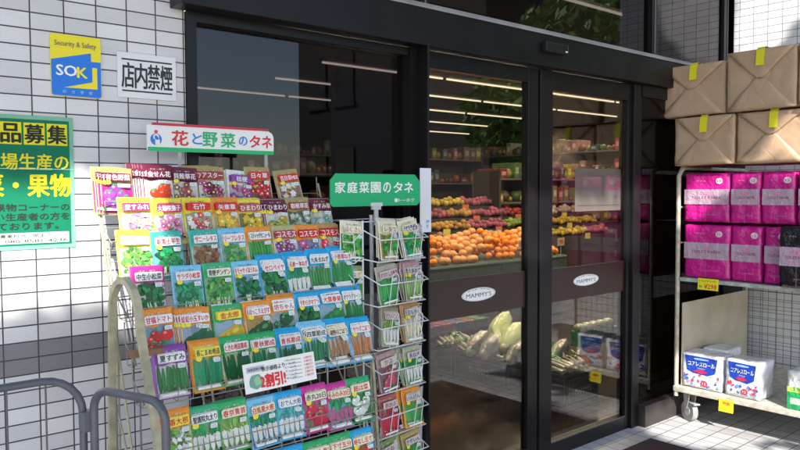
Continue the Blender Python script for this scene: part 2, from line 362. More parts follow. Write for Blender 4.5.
# interior shell
b = MB(); b.box((-3, .0005, -.3), (14, 16, -.003), (.2,)*3, 'shopfloor'); b.build('shop_floor', shop)
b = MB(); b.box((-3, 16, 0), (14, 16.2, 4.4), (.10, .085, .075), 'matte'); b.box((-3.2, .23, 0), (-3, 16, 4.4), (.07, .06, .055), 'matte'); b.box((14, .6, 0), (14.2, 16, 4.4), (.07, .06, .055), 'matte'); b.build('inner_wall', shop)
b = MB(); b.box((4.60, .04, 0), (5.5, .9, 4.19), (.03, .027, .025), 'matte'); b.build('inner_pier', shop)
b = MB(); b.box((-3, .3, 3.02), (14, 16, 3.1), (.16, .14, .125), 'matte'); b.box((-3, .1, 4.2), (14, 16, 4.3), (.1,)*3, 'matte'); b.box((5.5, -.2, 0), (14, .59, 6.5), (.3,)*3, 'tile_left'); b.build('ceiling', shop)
# door sensor on header
sx0, sx1 = X(545, y_f-.03), X(567, y_f-.03)
b = MB(); b.bbox((sx0, y_f-.035, 2.115), (sx1, y_f-.002, 2.165), .006, (.015,)*3, 'dark'); b.box((sx1-.028, y_f-.037, 2.124), (sx1-.012, y_f-.0352, 2.131), (.75,)*3, 'sign'); b.build('door_sensor', shop)

# interior lights: long rows of tubes
k = 0
for r_i, y in enumerate((1.2, 2.3, 3.5, 4.8, 6.2, 7.7, 9.4, 11.3, 13.4)):
    for c_i in range(7 if y > 4 else 5):
        x = -1.2+2.06*c_i+(.4 if r_i % 2 else 0)+max(0, y-5)*.5
        if x > 12.8 or (x < .85*y and r_i not in (2, 5)): continue
        L_ = thing('ceiling_light', 'long fluorescent ceiling light glowing inside the shop', 'ceiling light', (x, y, 2.96), 0, 'fluorescent lights on the shop ceiling')
        if k == 0:
            b = MB(); b.box((-1.0, -.05, .02), (1.0, .05, .055), (.30,)*3, 'matte'); b0 = b.build('housing', L_)
            b = MB(); b.tube([(-.99, 0, 0), (.99, 0, 0)], .013, (1,)*3, 'tube'); b1 = b.build('lamp_tube', L_)
        else:
            for q in (b0, b1): c = q.copy(); C.objects.link(c); c.parent = L_
        k += 1
        if y < 7 and x > 1 and r_i % 2:
            al = bpy.data.lights.new('tube_light', 'AREA'); al.shape = 'RECTANGLE'; al.size = 1.9; al.size_y = .06; al.energy = 42 if 2 < y < 3 and x > 2.5 else 14; al.color = (1, .86, .62)
            ao = bpy.data.objects.new('tube_light', al); C.objects.link(ao); ao.parent = L_; ao.location = (0, 0, -.02)

# ---------------------------------------------------------------- wall signs
def posted(name, p, w_, h_, label, cat, fn, ang=0):
    """flat notice on the tiled wall; p = centre"""
    b = MB(); fn(b, w_, h_); return tag(b.build(name, None, p, (0, ang, 0)), label, cat)
def sec(b, w, h):
    Yc, Bc = (.88, .74, .01), (.01, .18, .72)
    b.rrect(-w/2, -h/2, w/2, h/2, .008, -.004, 0, Yc, 'sign'); y = -.0045
    x0, x1, z0, z1 = -w/2+.001, w/2-.001, -h/2+.001, h/2-.001
    def P(u, v): return (x0+(x1-x0)*u, z1-(z1-z0)*v)
    b.poly([P(0, .97), P(.03, 1), P(.97, 1), P(1, .97), P(1, .40), P(.80, .40), P(.80, .26), P(0, .42)][::1], y, Bc, 'sign')
    b.poly([P(.24, .865), P(.92, .86), P(.92, .50), P(.82, .50), P(.82, .745)], y-.0006, Yc, 'sign')
    b.text('SO', P(.30, 0)[0], P(0, .585)[1], w*.40, h*.17, y-.001, (.9, .9, .92), 'sign', .035)
    x, z = P(.615, .60); 
    b.text('K', x, z, w*.20, h*.17, y-.0011, Yc, 'sign', .04)
    b.text('Security & Safety', P(.49, 0)[0], P(0, .155)[1], w*.82, h*.11, y-.001, (.10, .10, .13), 'sign', .01)
    for i, c in enumerate('綜合警備'): b.text(c, P(.25+i*.175, 0)[0], P(0, .93)[1], w*.07, h*.055, y-.001, (.35, .6, .9), 'sign', .01)
P = at(76, 66.5, 1, -.002); posted('security_sticker', P, .151, .19, 'yellow and blue square security sticker on the tiles left of the white notice', 'sticker', sec)
def nosmoke(b, w, h):
    b.rrect(-w/2, -h/2, w/2, h/2, .003, -.004, 0, (.78, .78, .80), 'sign'); K = (.02, .02, .025)
    b.quad(-w*.43, h*.33, w*.43, h*.365, -.0046, K, 'sign'); b.quad(-w*.43, -h*.365, w*.43, -h*.33, -.0046, K, 'sign')
    for i, c in enumerate('店内禁煙'): b.text(c, (-.33+.22*i)*w, 0, w*.205, h*.56, -.0046, K, 'sign', .015)
P = at(147, 77, 1, -.002); posted('notice_plate', P, .198, .147, 'small white plate with four black characters beside the black window', 'sign', nosmoke)
def poster(b, w, h):
    G, Yy, K = (.0, .17, .085), (.80, .70, .02), (.02, .03, .02)
    b.box((-w/2, -.0015, -h/2), (w/2, 0, h/2), (.20, .48, .33), 'paper'); y = -.002
    b.quad(-w/2+.012, -h/2+.012, w/2-.012, h/2-.012, y, G, 'paper')
    def T(s, u, v, tw, th, c, bo=.02): b.text(s, -w/2+w*u, h/2-h*v, w*tw, h*th, y-.001, c, 'paper', bo)
    n = 6; cs = '農産商品募集'; cw = (w-.03)/n
    for i, c in enumerate(cs):
        x0 = -w/2+.015+i*cw; b.quad(x0+.003, h/2-.022-cw*1.02, x0+cw-.003, h/2-.022, y-.0005, Yy, 'paper'); b.text(c, x0+cw/2, h/2-.022-cw*.51, cw*.82, cw*.86, y-.001, K, 'paper', .03)
    T('地元農場生産の', .56, .345, .80, .12, Yy); T('野菜・果物', .60, .52, .74, .17, Yy, .03)
    T('青果野菜・果物コーナーの', .53, .685, .86, .055, K); T('新設に伴い生産者の方を', .56, .755, .80, .055, K); T('歓迎しております。', .56, .825, .64, .055, K)
    b.quad(-w/2+.02, -h/2+.018, w/2-.02, -h/2+h*.125, y-.0005, (.75, .85, .80), 'paper')
    T('お申込み', .30, .898, .20, .026, K, .013); T('青果担当・堀まで', .66, .898, .34, .026, K, .013); T('お問合せ', .30, .937, .20, .026, K, .013); T('080-8581-4236', .73, .937, .42, .024, K, .013)
    b.quad(-w/2, h*.10, w/2, h*.104, y-.0013, (.55, .8, .7), 'paper')
xr = X(74, -.002, 180); zt, zb = Z(72, 118, -.002), Z(75, 247, -.002)
posted('recruitment_poster', (xr-.21, -.002, (zt+zb)/2), .42, zt-zb, 'large green poster with yellow Japanese characters pasted on the white tiles', 'poster', poster)

# ---------------------------------------------------------------- seed packets
W_ = (.80, .80, .78); RED = (.62, .03, .03); BLU = (.02, .38, .72); SKY = (.22, .58, .82); GRN = (.02, .35, .10); DG = (.01, .10, .03); LG = (.22, .45, .08)
ORG = (.85, .30, .03); YEL = (.86, .70, .06); MAG = (.62, .04, .32); PUR = (.28, .07, .36); MAR = (.16, .02, .05); BRN = (.25, .12, .05); KHA = (.42, .33, .12); CRM = (.78, .74, .55); TEA = (.06, .45, .38)
def veg(b, kind, y, c1, c2, x0, z0, x1, z1, rnd):
    cx, cz, w, h = (x0+x1)/2, (z0+z1)/2, x1-x0, z1-z0; m = 'print'; e = .00011; q = y
    def nx():
        nonlocal q; q -= e; return q
    def vr(c, v=.3): k = 1+rnd.uniform(-v, v); return tuple(min(1, a*k) for a in c)
    if kind == 'long':
        n = 8
        for i in range(n):
            x = x0+w*(.6+i)/(n+.2); b.disc(x+rnd.uniform(-.003, .003), cz*rnd.uniform(.92, 1.05), w*.070, h*rnd.uniform(.40, .48), nx(), vr(c1, .35), m, 10, rnd.uniform(-.10, .10))
            b.disc(x-.001, cz+.005, w*.012, h*.36, nx(), vr(c2, .2), m, 8, rnd.uniform(-.05, .05))
    elif kind == 'leafy':
        for i in range(74):
            t = rnd.random(); b.disc(x0+w*rnd.uniform(.09, .91), z0+h*(.15+.72*t), w*rnd.uniform(.04, .13), h*rnd.uniform(.035, .10), nx(), vr(c1 if rnd.random() < .7 else c2, .55), m, 9, rnd.uniform(-1, 1), .15)
        for i in range(6):
            x = x0+w*rnd.uniform(.25, .75); b.disc(x, z0+h*.16, w*.025, h*.16, nx(), vr((.6, .7, .45), .2), m, 8, rnd.uniform(-.3, .3))
    elif kind == 'round':
        for i in range(11):
            x, z, r = x0+w*rnd.uniform(.2, .8), z0+h*rnd.uniform(.18, .78), w*rnd.uniform(.14, .215)
            b.disc(x, z, r, r*.92, nx(), vr(c1, .25), m, 14); b.disc(x-r*.3, z+r*.3, r*.3, r*.22, nx(), tuple(min(1, a*1.4+.18) for a in c1), m, 8); b.disc(x, z+r*.8, r*.45, r*.18, nx(), vr(GRN), m, 8, rnd.uniform(-.5, .5), .3)
    elif kind == 'flower':
        for i in range(24):
            x, z, r = x0+w*rnd.uniform(.13, .87), z0+h*rnd.uniform(.1, .86), w*rnd.uniform(.07, .165); c = vr(c1 if rnd.random() < .65 else c2, .25)
            q2 = nx(); pts = []
            for k in range(20):
                a = 2*math.pi*k/20; rr = r*(1 if k % 4 < 2 else .72); pts.append((x+rr*math.cos(a), z+rr*math.sin(a)))
            b.poly(pts, q2, c, m); b.disc(x, z, r*.3, r*.3, nx(), vr(YEL if rnd.random() < .5 else CRM), m, 8)
            if i % 3 == 0: b.disc(x+r, z-r, r*.5, r*.25, nx(), vr(LG), m, 8, rnd.random())
    elif kind == 'root':
        n = 5
        for i in range(n):
            x = x0+w*(i+.5)/n; a = rnd.uniform(-.3, .3); ww = w*.095
            b.poly([(x-ww, z0+h*.60), (x-ww*.75, z0+h*.25), (x+a*.02, z0+h*.03), (x+ww*.75, z0+h*.25), (x+ww, z0+h*.60), (x, z0+h*.65)], nx(), vr(c1, .08), m)
            for j in range(5): b.disc(x+rnd.uniform(-.4, .4)*w/n, z0+h*rnd.uniform(.66, .9), w*.035, h*.14, nx(), vr(c2, .4), m, 8, rnd.uniform(-.6, .6))
    elif kind == 'sticks':
        for i in range(11):
            x = x0+w*(i+1)/12; a = rnd.uniform(-.25, .25); b.disc(x, cz, w*.038, h*.47, nx(), vr(c1, .3), m, 8, a)
    elif kind == 'big':
        for i in range(3):
            x, z = x0+w*(.28+.24*i), z0+h*(.34+.10*i); b.disc(x, z, w*.30, h*.26, nx(), vr(c1, .2), m, 16, .35); b.disc(x-.004, z+.006, w*.14, h*.07, nx(), vr(c2, .2), m, 10, .35)
            b.disc(x+w*.14, z+h*.18, w*.05, h*.05, nx(), vr(LG), m, 8)
PW, PH = .098, .146
def packet_mesh(title, top, base, lab, ltx, kind, c1, c2, sky_c, seed):
    dim = lambda c, k=.88: tuple(q*k for q in c); top, base, sky_c, c1, c2 = dim(top, .97), dim(base), dim(sky_c, .72), dim(c1), dim(c2)
    rnd = random.Random(seed); b = MB(); w, h, m = PW, PH, 'print'
    # pouch: pillowed, crimped top
    b.add([(-w/2, 0, 0), (w/2, 0, 0), (w/2, 0, h), (-w/2, 0, h), (-w/2+.003, -.0022, .004), (w/2-.003, -.0022, .004), (w/2-.003, -.0022, h-.008), (-w/2+.003, -.0022, h-.008)],
          [(4, 5, 6, 7)], base, m)
    b.add([(-w/2, 0, 0), (w/2, 0, 0), (w/2, 0, h), (-w/2, 0, h), (-w/2+.003, -.0022, .004), (w/2-.003, -.0022, .004), (w/2-.003, -.0022, h-.008), (-w/2+.003, -.0022, h-.008)],
          [(0, 1, 5, 4), (1, 2, 6, 5), (2, 3, 7, 6), (3, 0, 4, 7)], top, m)
    b.add([(-w/2, .0003, 0), (w/2, .0003, 0), (w/2, .0012, h), (-w/2, .0012, h)], [(3, 2, 1, 0)], (.75, .75, .72), m)
    y = -.0023; x0, x1 = -w/2+.003, w/2-.003
    b.quad(x0, h*.60, x1, h-.008, y, top, m)                                  # coloured head of the packet
    b.quad(x0+.0015, .005, x1-.0015, h*.62, y-.00012, sky_c, m)
    n = 10; pts = [(x0, h*.60)]                                               # wavy edge between head and picture
    pts += [(x0+(x1-x0)*k/n, h*(.655+.02*math.sin(k*1.1+seed))) for k in range(n+1)]+[(x1, h*.60)]
    b.poly(pts, y-.0002, sky_c, m)
    q_ = y-.00025
    for i in range(26):                                                       # soft background of the photograph
        v = rnd.uniform(.72, 1.12); q_ -= .00002; r1 = rnd.uniform(.006, .014)
        b.disc(rnd.uniform(x0+.014, x1-.014), rnd.uniform(.02, h*.60), r1, r1*rnd.uniform(.5, 1), q_, tuple(min(.85, a*v) for a in sky_c), m, 9, rnd.random()*3, .2)
    for i in range(22):
        v = rnd.uniform(.5, 1.3); q_ -= .00002; dk = c1 if kind in ('leafy', 'long', 'big') else c2 if kind in ('root',) else (.06, .22, .04)
        b.disc(rnd.uniform(x0+.009, x1-.009), rnd.uniform(.014, h*.35), .009*rnd.uniform(.5, 1), .004, q_, tuple(min(.85, a*v) for a in dk), m, 7, rnd.uniform(-1.2, 1.2), .3)
    veg(b, kind, y-.0013, c1, c2, x0+.002, .008, x1-.002, h*.70, rnd)
    yy = y-.0085*0-.0105*.0-.006*.0-.0004
    zt_ = y-.0013-.00012*84
    lw = w*.80; lz = h*.775
    b.rrect(-lw/2, lz-h*.085, lw/2, lz+h*.085, .004, zt_-.0004, zt_+.0002, lab, m)
    b.text(title, 0, lz, lw*min(.93, .26*len(title)), h*.125, zt_-.0007, ltx, m, .022)
    b.text('タネ・種子', 0, h*.905, w*.5, h*.035, y-.0004, CRM if sum(top) < 1.2 else (.1, .1, .1), m)
    b.quad(w*.16, h*.56, w*.36, h*.635, zt_-.0004, (.82, .85, .82), m); b.quad(w*.18, h*.575, w*.34, h*.59, zt_-.0006, (.2, .4, .7), m); b.quad(w*.18, h*.605, w*.31, h*.617, zt_-.0006, (.3, .3, .3), m)
    if seed % 2: b.disc(-w*.30, h*.66, w*.09, h*.05, zt_-.0005, YEL, m, 12)
    b.quad(x0+.004, .009, x1-.018, .015, zt_-.0004, (.80, .80, .78), m); b.disc(x1-.008, .018, .004, .004, zt_-.0004, (.02, .02, .02), m, 10)
    return b.mesh('seed_packet')
ord_ = ['top', 'second', 'third', 'fourth', 'fifth', 'sixth', 'seventh', 'eighth']
def rank(i, n):
    return 'leftmost' if i == 0 else 'rightmost' if i == n-1 else ['', 'second', 'third', 'fourth', 'fifth', 'sixth', 'seventh', 'eighth'][i]+' from left'
yrow = [-.19-.0535*k for k in range(9)]
ptop = 1
# (left px, top py, title, top, base, label, label text, kind, colour1, colour2, ground, picture words, roll)
rows = [
 [(99, 168, '有色野菜', KHA, MAG, MAR, W_, 'round', PUR, YEL, MAG, 'purple aubergines and yellow peppers on magenta', .05),
  (142, 165, '金せん花', MAR, W_, MAR, W_, 'round', (.70, .07, .02), RED, W_, 'large orange red marigolds under a maroon label', 0),
  (168, 168, '貝殻草花', MAR, W_, MAR, W_, 'flower', (.35, .08, .08), BRN, W_, 'small brown and red dried flowers', .06),
  (197, 167, 'アスター', KHA, W_, (.35, .04, .05), W_, 'flower', MAR, MAG, W_, 'crimson and dark asters on white', 0),
  (226, 171, '桔梗', W_, W_, PUR, W_, 'flower', PUR, MAG, (.6, .5, .6), 'violet bellflowers', .06),
  (246, 168, '日々草', KHA, CRM, RED, W_, 'flower', (.60, .03, .05), RED, (.3, .1, .1), 'red periwinkles under a gold top', 0),
  (280, 170, '百日草MIX', KHA, W_, RED, W_, 'flower', (.45, .05, .10), W_, (.4, .25, .2), 'mixed pink and white zinnias', -.12)],
 [(120, 198, '麦すみれ', YEL, W_, (.5, .04, .15), W_, 'flower', (.80, .25, .5), W_, W_, 'white and pink violets', 0),
  (153, 199, '大輪咲撫子', YEL, W_, (.5, .04, .15), W_, 'flower', (.70, .2, .5), (.45, .1, .3), W_, 'lilac pinks crowded together', 0),
  (184, 198, '石竹', YEL, CRM, RED, W_, 'flower', (.75, .08, .15), W_, (.5, .5, .3), 'red and white pinks', 0),
  (212, 198, '矢車草', ORG, W_, RED, W_, 'flower', (.85, .45, .05), YEL, (.6, .5, .2), 'orange and yellow blooms', 0),
  (237, 199, 'ひまわり', YEL, KHA, (.45, .1, .1), W_, 'flower', (.85, .6, .03), YEL, (.25, .25, .1), 'many small sunflowers', 0),
  (265, 199, 'ひまわり', MAR, W_, (.12, .01, .04), W_, 'round', (.55, .35, .04), YEL, W_, 'one dark sunflower under a maroon band', 0),
  (288, 198, '宿根草花', KHA, (.2, .3, .2), (.35, .05, .05), W_, 'flower', (.45, .5, .45), (.2, .3, .25), (.12, .18, .12), 'grey green foliage plants', 0),
  (310, 198, 'かすみ草', MAR, W_, (.2, .03, .06), W_, 'flower', (.55, .6, .6), TEA, (.5, .6, .55), 'pale gypsophila sprays', 0)],
 [(117, 231, '金沢20日', YEL, CRM, W_, (.6, .3, .2), 'leafy', (.12, .42, .08), LG, (.6, .7, .5), 'bright green salad leaves under a yellow top', 0),
  (152, 232, '新黒土平生', TEA, (.1, .5, .5), W_, RED, 'leafy', (.03, .22, .06), GRN, (.2, .6, .65), 'dark cabbages on turquoise', 0),
  (191, 230, 'サニーレタス', TEA, W_, W_, RED, 'leafy', (.28, .12, .05), BRN, (.5, .6, .45), 'brown frilled lettuce', 0),
  (220, 229, 'リーフレタス', SKY, W_, W_, RED, 'leafy', (.08, .40, .12), LG, (.4, .6, .5), 'light green curled lettuce', 0),
  (247, 227, 'スティックセニョール', ORG, W_, W_, (.05, .05, .05), 'long', (.03, .30, .06), LG, (.2, .5, .2), 'long green broccoli stems', 0),
  (273, 226, 'コスモス', (.5, .45, .2), W_, (.45, .05, .08), W_, 'flower', (.45, .05, .20), PUR, W_, 'deep wine cosmos', 0),
  (296, 225, 'コスモス', ORG, W_, RED, W_, 'flower', (.65, .08, .25), (.15, .2, .6), (.3, .3, .5), 'pink cosmos over blue', 0),
  (318, 224, 'コスモス', (.5, .3, .1), W_, RED, W_, 'flower', (.80, .05, .12), (.8, .05, .2), (.7, .7, .6), 'one large red cosmos', 0)],
 [(131, 267, '中生小松菜', MAG, W_, W_, (.05, .05, .05), 'leafy', (.03, .24, .07), (.05, .16, .05), W_, 'dark spinach leaves under a magenta top', 0),
  (172, 266, 'サラダ小松菜', SKY, SKY, W_, RED, 'leafy', (.04, .28, .12), GRN, (.3, .6, .75), 'round salad greens on sky blue', 0),
  (204, 263, '青梗ヂンゲン', (.05, .45, .2), LG, CRM, (.05, .05, .05), 'leafy', (.05, .33, .06), LG, (.35, .6, .3), 'pak choi leaves on green', 0),
  (233, 261, 'モッサイほうれん', SKY, SKY, W_, RED, 'leafy', (.02, .18, .06), DG, (.3, .55, .7), 'dark spinach bunch on blue', 0),
  (261, 258, 'セロベイヤ', BLU, SKY, W_, RED, 'leafy', (.03, .22, .05), DG, (.3, .45, .4), 'glossy green celery leaves', 0),
  (285, 255, '石倉一本ねぎ', BLU, BLU, W_, RED, 'root', (.75, .78, .7), GRN, (.15, .35, .75), 'white leeks on deep blue', 0),
  (308, 251, '九条太ねぎ', BLU, SKY, W_, (.05, .05, .05), 'long', (.04, .28, .08), LG, (.35, .5, .6), 'upright green onions', 0),
  (330, 248, '小葱春ねぎ', BLU, SKY, W_, RED, 'long', (.03, .25, .05), GRN, (.35, .5, .55), 'fine chives in a bunch', 0)],
 [(141, 309, '甘福トマト', ORG, (.5, .6, .7), W_, RED, 'round', (.62, .02, .02), RED, (.25, .4, .55), 'big red tomatoes', 0),
  (180, 308, '紅小玉すいか', ORG, W_, W_, RED, 'big', (.02, .14, .05), DG, (.4, .5, .6), 'dark green small watermelons', 0),
  (214, 305, '金太郎', (.05, .4, .12), SKY, YEL, RED, 'big', (.80, .55, .03), YEL, (.4, .55, .7), 'yellow melons on blue', 0),
  (244, 301, 'ほっこりえびす', ORG, W_, W_, RED, 'big', (.02, .12, .03), (.1, .3, .08), (.5, .35, .1), 'dark pumpkins', 0),
  (270, 297, '坊ちゃん', ORG, W_, W_, RED, 'round', (.02, .10, .03), DG, (.4, .5, .5), 'small black green squashes', 0),
  (296, 293, 'やわらかオクラ', BLU, W_, W_, RED, 'leafy', (.03, .18, .04), DG, (.15, .3, .2), 'okra pods among leaves', 0),
  (319, 290, '大葉春菊', BLU, SKY, W_, RED, 'big', (.03, .20, .04), GRN, (.3, .5, .65), 'a single green gourd', 0),
  (341, 287, 'オクラグリーン', BLU, SKY, W_, (.1, .1, .1), 'long', (.02, .16, .04), GRN, (.5, .55, .5), 'short green okra pods', 0)],
 [(154, 347, '夏すずみ', PUR, (.72, .66, .76), W_, (.03, .03, .03), 'long', (.04, .17, .03), GRN, (.75, .75, .76), 'green cucumbers on white with a purple edge', 0),
  (191, 341, '長こまめ地這', ORG, ORG, YEL, (.05, .05, .05), 'long', (.02, .25, .12), GRN, (.3, .5, .2), 'slanted cucumbers with an orange edge', 0),
  (221, 336, 'ときわ地這節成', (.03, .40, .12), W_, W_, RED, 'long', (.01, .16, .04), DG, (.5, .6, .3), 'dark cucumbers under a red title', 0),
  (249, 333, '夏秋節成', (.03, .40, .12), W_, W_, RED, 'long', (.01, .18, .05), GRN, (.55, .65, .35), 'cucumbers in a green bordered packet', 0),
  (277, 330, '青長節成', BLU, SKY, W_, RED, 'long', (.01, .14, .05), DG, (.3, .5, .5), 'dark long cucumbers on blue', 0),
  (302, 324, '四葉節成', SKY, SKY, W_, (.05, .05, .05), 'long', (.03, .20, .08), DG, (.35, .6, .75), 'blue edged packet with thin cucumbers', 0),
  (326, 322, '滝野川ごぼう', BLU, SKY, CRM, (.1, .05, .05), 'sticks', (.38, .20, .10), BRN, (.6, .6, .55), 'bundle of brown burdock roots', 0),
  (349, 319, 'サラダごぼう', BLU, SKY, W_, RED, 'sticks', (.55, .22, .09), BRN, (.55, .6, .65), 'short reddish burdock roots', 0)],
 [(158, 410, '一番大根', ORG, LG, YEL, RED, 'leafy', (.15, .35, .06), W_, (.6, .7, .3), 'radish tops under an orange head', 0),
  (188, 407, '聖護院丸太り', (.05, .45, .2), TEA, W_, (.03, .03, .03), 'root', (.80, .80, .76), GRN, (.25, .5, .2), 'thick white radishes on green', 0),
  (219, 401, '春京青首', (.05, .45, .15), LG, CRM, RED, 'root', (.78, .80, .72), LG, (.25, .5, .15), 'white radishes lying among leaves', 0),
  (249, 398, '白馬夏大根', SKY, (.05, .25, .6), CRM, RED, 'root', (.80, .80, .76), GRN, (.08, .28, .62), 'white radishes on deep blue', 0),
  (276, 391, 'おでん大根', BLU, SKY, W_, (.15, .15, .3), 'root', (.80, .82, .80), TEA, (.25, .55, .8), 'pale radishes on sky blue', 0),
  (303, 385, '赤丸20日', MAG, MAG, CRM, (.05, .05, .05), 'round', (.60, .01, .05), RED, (.5, .15, .25), 'round red radishes in a magenta packet', 0),
  (327, 383, 'みのみ20日', MAG, (.4, .5, .6), CRM, RED, 'root', (.55, .10, .28), GRN, (.35, .5, .65), 'mixed pink radishes on blue', 0),
  (349, 377, '超は菜', (.03, .4, .15), (.1, .45, .25), CRM, RED, 'round', (.72, .78, .70), W_, (.1, .25, .12), 'white turnips in a green packet', 0)],
 [(163, 474, '白菜', GRN, W_, W_, RED, 'leafy', LG, GRN, LG, 'hearted cabbage low on the rack', 0),
  (192, 468, '小かぶ', GRN, W_, W_, RED, 'round', W_, W_, LG, 'small white turnips low on the rack', 0),
  (221, 461, '紅心', BLU, W_, W_, RED, 'round', MAG, RED, SKY, 'pink turnips low on the rack', 0),
  (250, 455, 'もも太', MAG, W_, W_, RED, 'round', MAG, RED, W_, 'pink headed packet cut by the frame', 0),
  (279, 447, '白ねぎ', BLU, SKY, W_, (.1, .1, .1), 'leafy', GRN, DG, SKY, 'blue headed packet below the magenta one', 0),
  (305, 441, '下総人参', (.03, .4, .12), LG, CRM, RED, 'sticks', (.80, .20, .02), ORG, (.3, .5, .1), 'orange carrots under a green top', 0),
  (329, 434, '下寸五分', (.03, .4, .12), LG, CRM, RED, 'round', (.70, .05, .02), RED, (.3, .4, .1), 'stubby red carrots under a green top', 0),
  (351, 429, '時なし五寸', BLU, BLU, CRM, RED, 'sticks', (.70, .06, .02), RED, (.5, .2, .15), 'long red carrots under a blue top', 0)],
]
rackx0, rackx1 = .14, .945
LEAN = math.radians(14)
rowinfo = []
def place_packet(me, p, rx, ry, rz, label, group, name='seed_packet'):
    o = bpy.data.objects.new(name, me); C.objects.link(o); o.location = p
    o.rotation_euler = (rx, ry, rz); return tag(o, label, 'seed packet', group)
seed = 0
for ri, row in enumerate(rows):
    yb = yrow[ri]; zs = []
    for i, (px, py, title, top, base, lab, ltx, kind, c1, c2, skc, words, roll) in enumerate(row):
        seed += 1
        me = packet_mesh(title, top, base, lab, ltx, kind, c1, c2, skc, seed)
        ytop = yb+math.sin(LEAN)*PH
        x0 = X(px, yb+.02, py); ztop = Z(px+15, py, ytop); z0 = ztop-PH*math.cos(LEAN)
        zs.append(z0)
        x = x0+PW/2
        where = '%s row, %s' % (ord_[ri], rank(i, len(row)))
        stack = random.choice((2, 3)) + (2 if (ri, i) in ((0, 1), (0, 3), (1, 5), (4, 1), (6, 2)) else 0)
        fan = -.007 if (ri, i) in ((0, 1), (0, 3), (1, 5), (4, 1), (0, 0)) else random.uniform(-.0015, .0015)
        up = .004 if ri in (3, 4, 5) and i > 3 else .0008
        for s in range(stack, -1, -1):
            jx = random.uniform(-.0012, .0012)
            place_packet(me, (x+fan*s+jx, yb+s*.0045+i*.0006, z0+up*s+random.uniform(-.001, .002)), -LEAN+random.uniform(-.012, .012), roll+random.uniform(-.025, .025)+(0 if s == 0 else fan*2), random.uniform(-.03, .03),
                         ('seed packet of %s, %s' % (words, where)) if s == 0 else '%s behind %s, %s row' % (['', 'first spare packet', 'second spare packet', 'third spare packet', 'fourth spare packet', 'fifth spare packet'][s], words, ord_[ri]),
                         'seed packets in the wide rack' if s == 0 else 'spare packets behind ' + words + ', ' + ord_[ri] + ' row')
    rowinfo.append((yb, min(zs), zs))
# the rack itself
STEEL = (.30, .29, .25); BEI = (.44, .40, .27); WH = (.72, .74, .76)
rack = thing('seed_rack', 'wide stepped wire rack full of seed packets under a red and green headed sign', 'display rack', ((rackx0+rackx1)/2, -.35, 0))
rack_loc = Vector(rack.location)
def rel(b, name, par=rack, org=None):
    b.xf(Matrix.Translation(-Vector(org if org is not None else par.location))); return b.build(name, par)
for ri, (yb, zm, zs) in enumerate(rowinfo):
    z0 = sum(zs)/len(zs)-.004; b = MB(); r = .0016
    sh = {0: .040, 1: .024, 2: .020}.get(ri, .030)
    b.tube([(rackx0, yb-.016, z0+sh), (rackx1, yb-.016, z0+sh)], r, STEEL, 'paint', 6)
    b.tube([(rackx0, yb-.012, z0-.002), (rackx1, yb-.012, z0-.002)], r, STEEL, 'paint', 6)
    b.tube([(rackx0, yb+.04, z0), (rackx1, yb+.04, z0)], r, STEEL, 'paint', 6); b.tube([(rackx0, yb+.055, z0+.06), (rackx1, yb+.055, z0+.06)], r, STEEL, 'paint', 6)
    if ri == 6: b.tube([(rackx0, yb-.016, z0+.062), (rackx1, yb-.016, z0+.062)], r, STEEL, 'paint', 6)
    n = 8
    for k in range(n+1):
        x = rackx0+(rackx1-rackx0)*k/n
        b.tube([(x, yb-.016, z0+sh), (x, yb-.012, z0-.002), (x, yb+.04, z0), (x, yb+.055, z0+.06)], .0012, STEEL, 'paint', 5)
        if ri >= 5 and k < n: b.tube([(x+.045, yb-.016, z0+(.062 if ri == 6 else sh)), (x+.045, yb-.012, z0-.002), (x+.045, yb+.04, z0)], .0012, STEEL, 'paint', 5)
    for x in (rackx0, rackx1):     # side loop of the basket
        b.tube([(x, yb-.016, z0+sh), (x, yb-.025, z0+.01), (x, yb+.055, z0+.06), (x, yb+.06, z0+.12)], .0022, STEEL, 'paint', 6)
    rel(b, 'wire_basket')
zt0, zt1_ = rowinfo[0][1]+.10, rowinfo[-1][1]
for x in (rackx0-.004, rackx1+.004, rackx0+.26, rackx0+.54):
    b = MB(); b.tube([(x, yrow[0]+.055, zt0+.0), (x, yrow[7]+.10, zt1_), (x, yrow[7]+.16, .10)], .004, BEI, 'paint', 8)
    b.tube([(x+.004, yrow[0]+.065, zt0+.0), (x+.004, yrow[4]+.12, zt0-.36), (x+.004, -.30, .04)], .003, BEI, 'paint', 8); rel(b, 'upright')
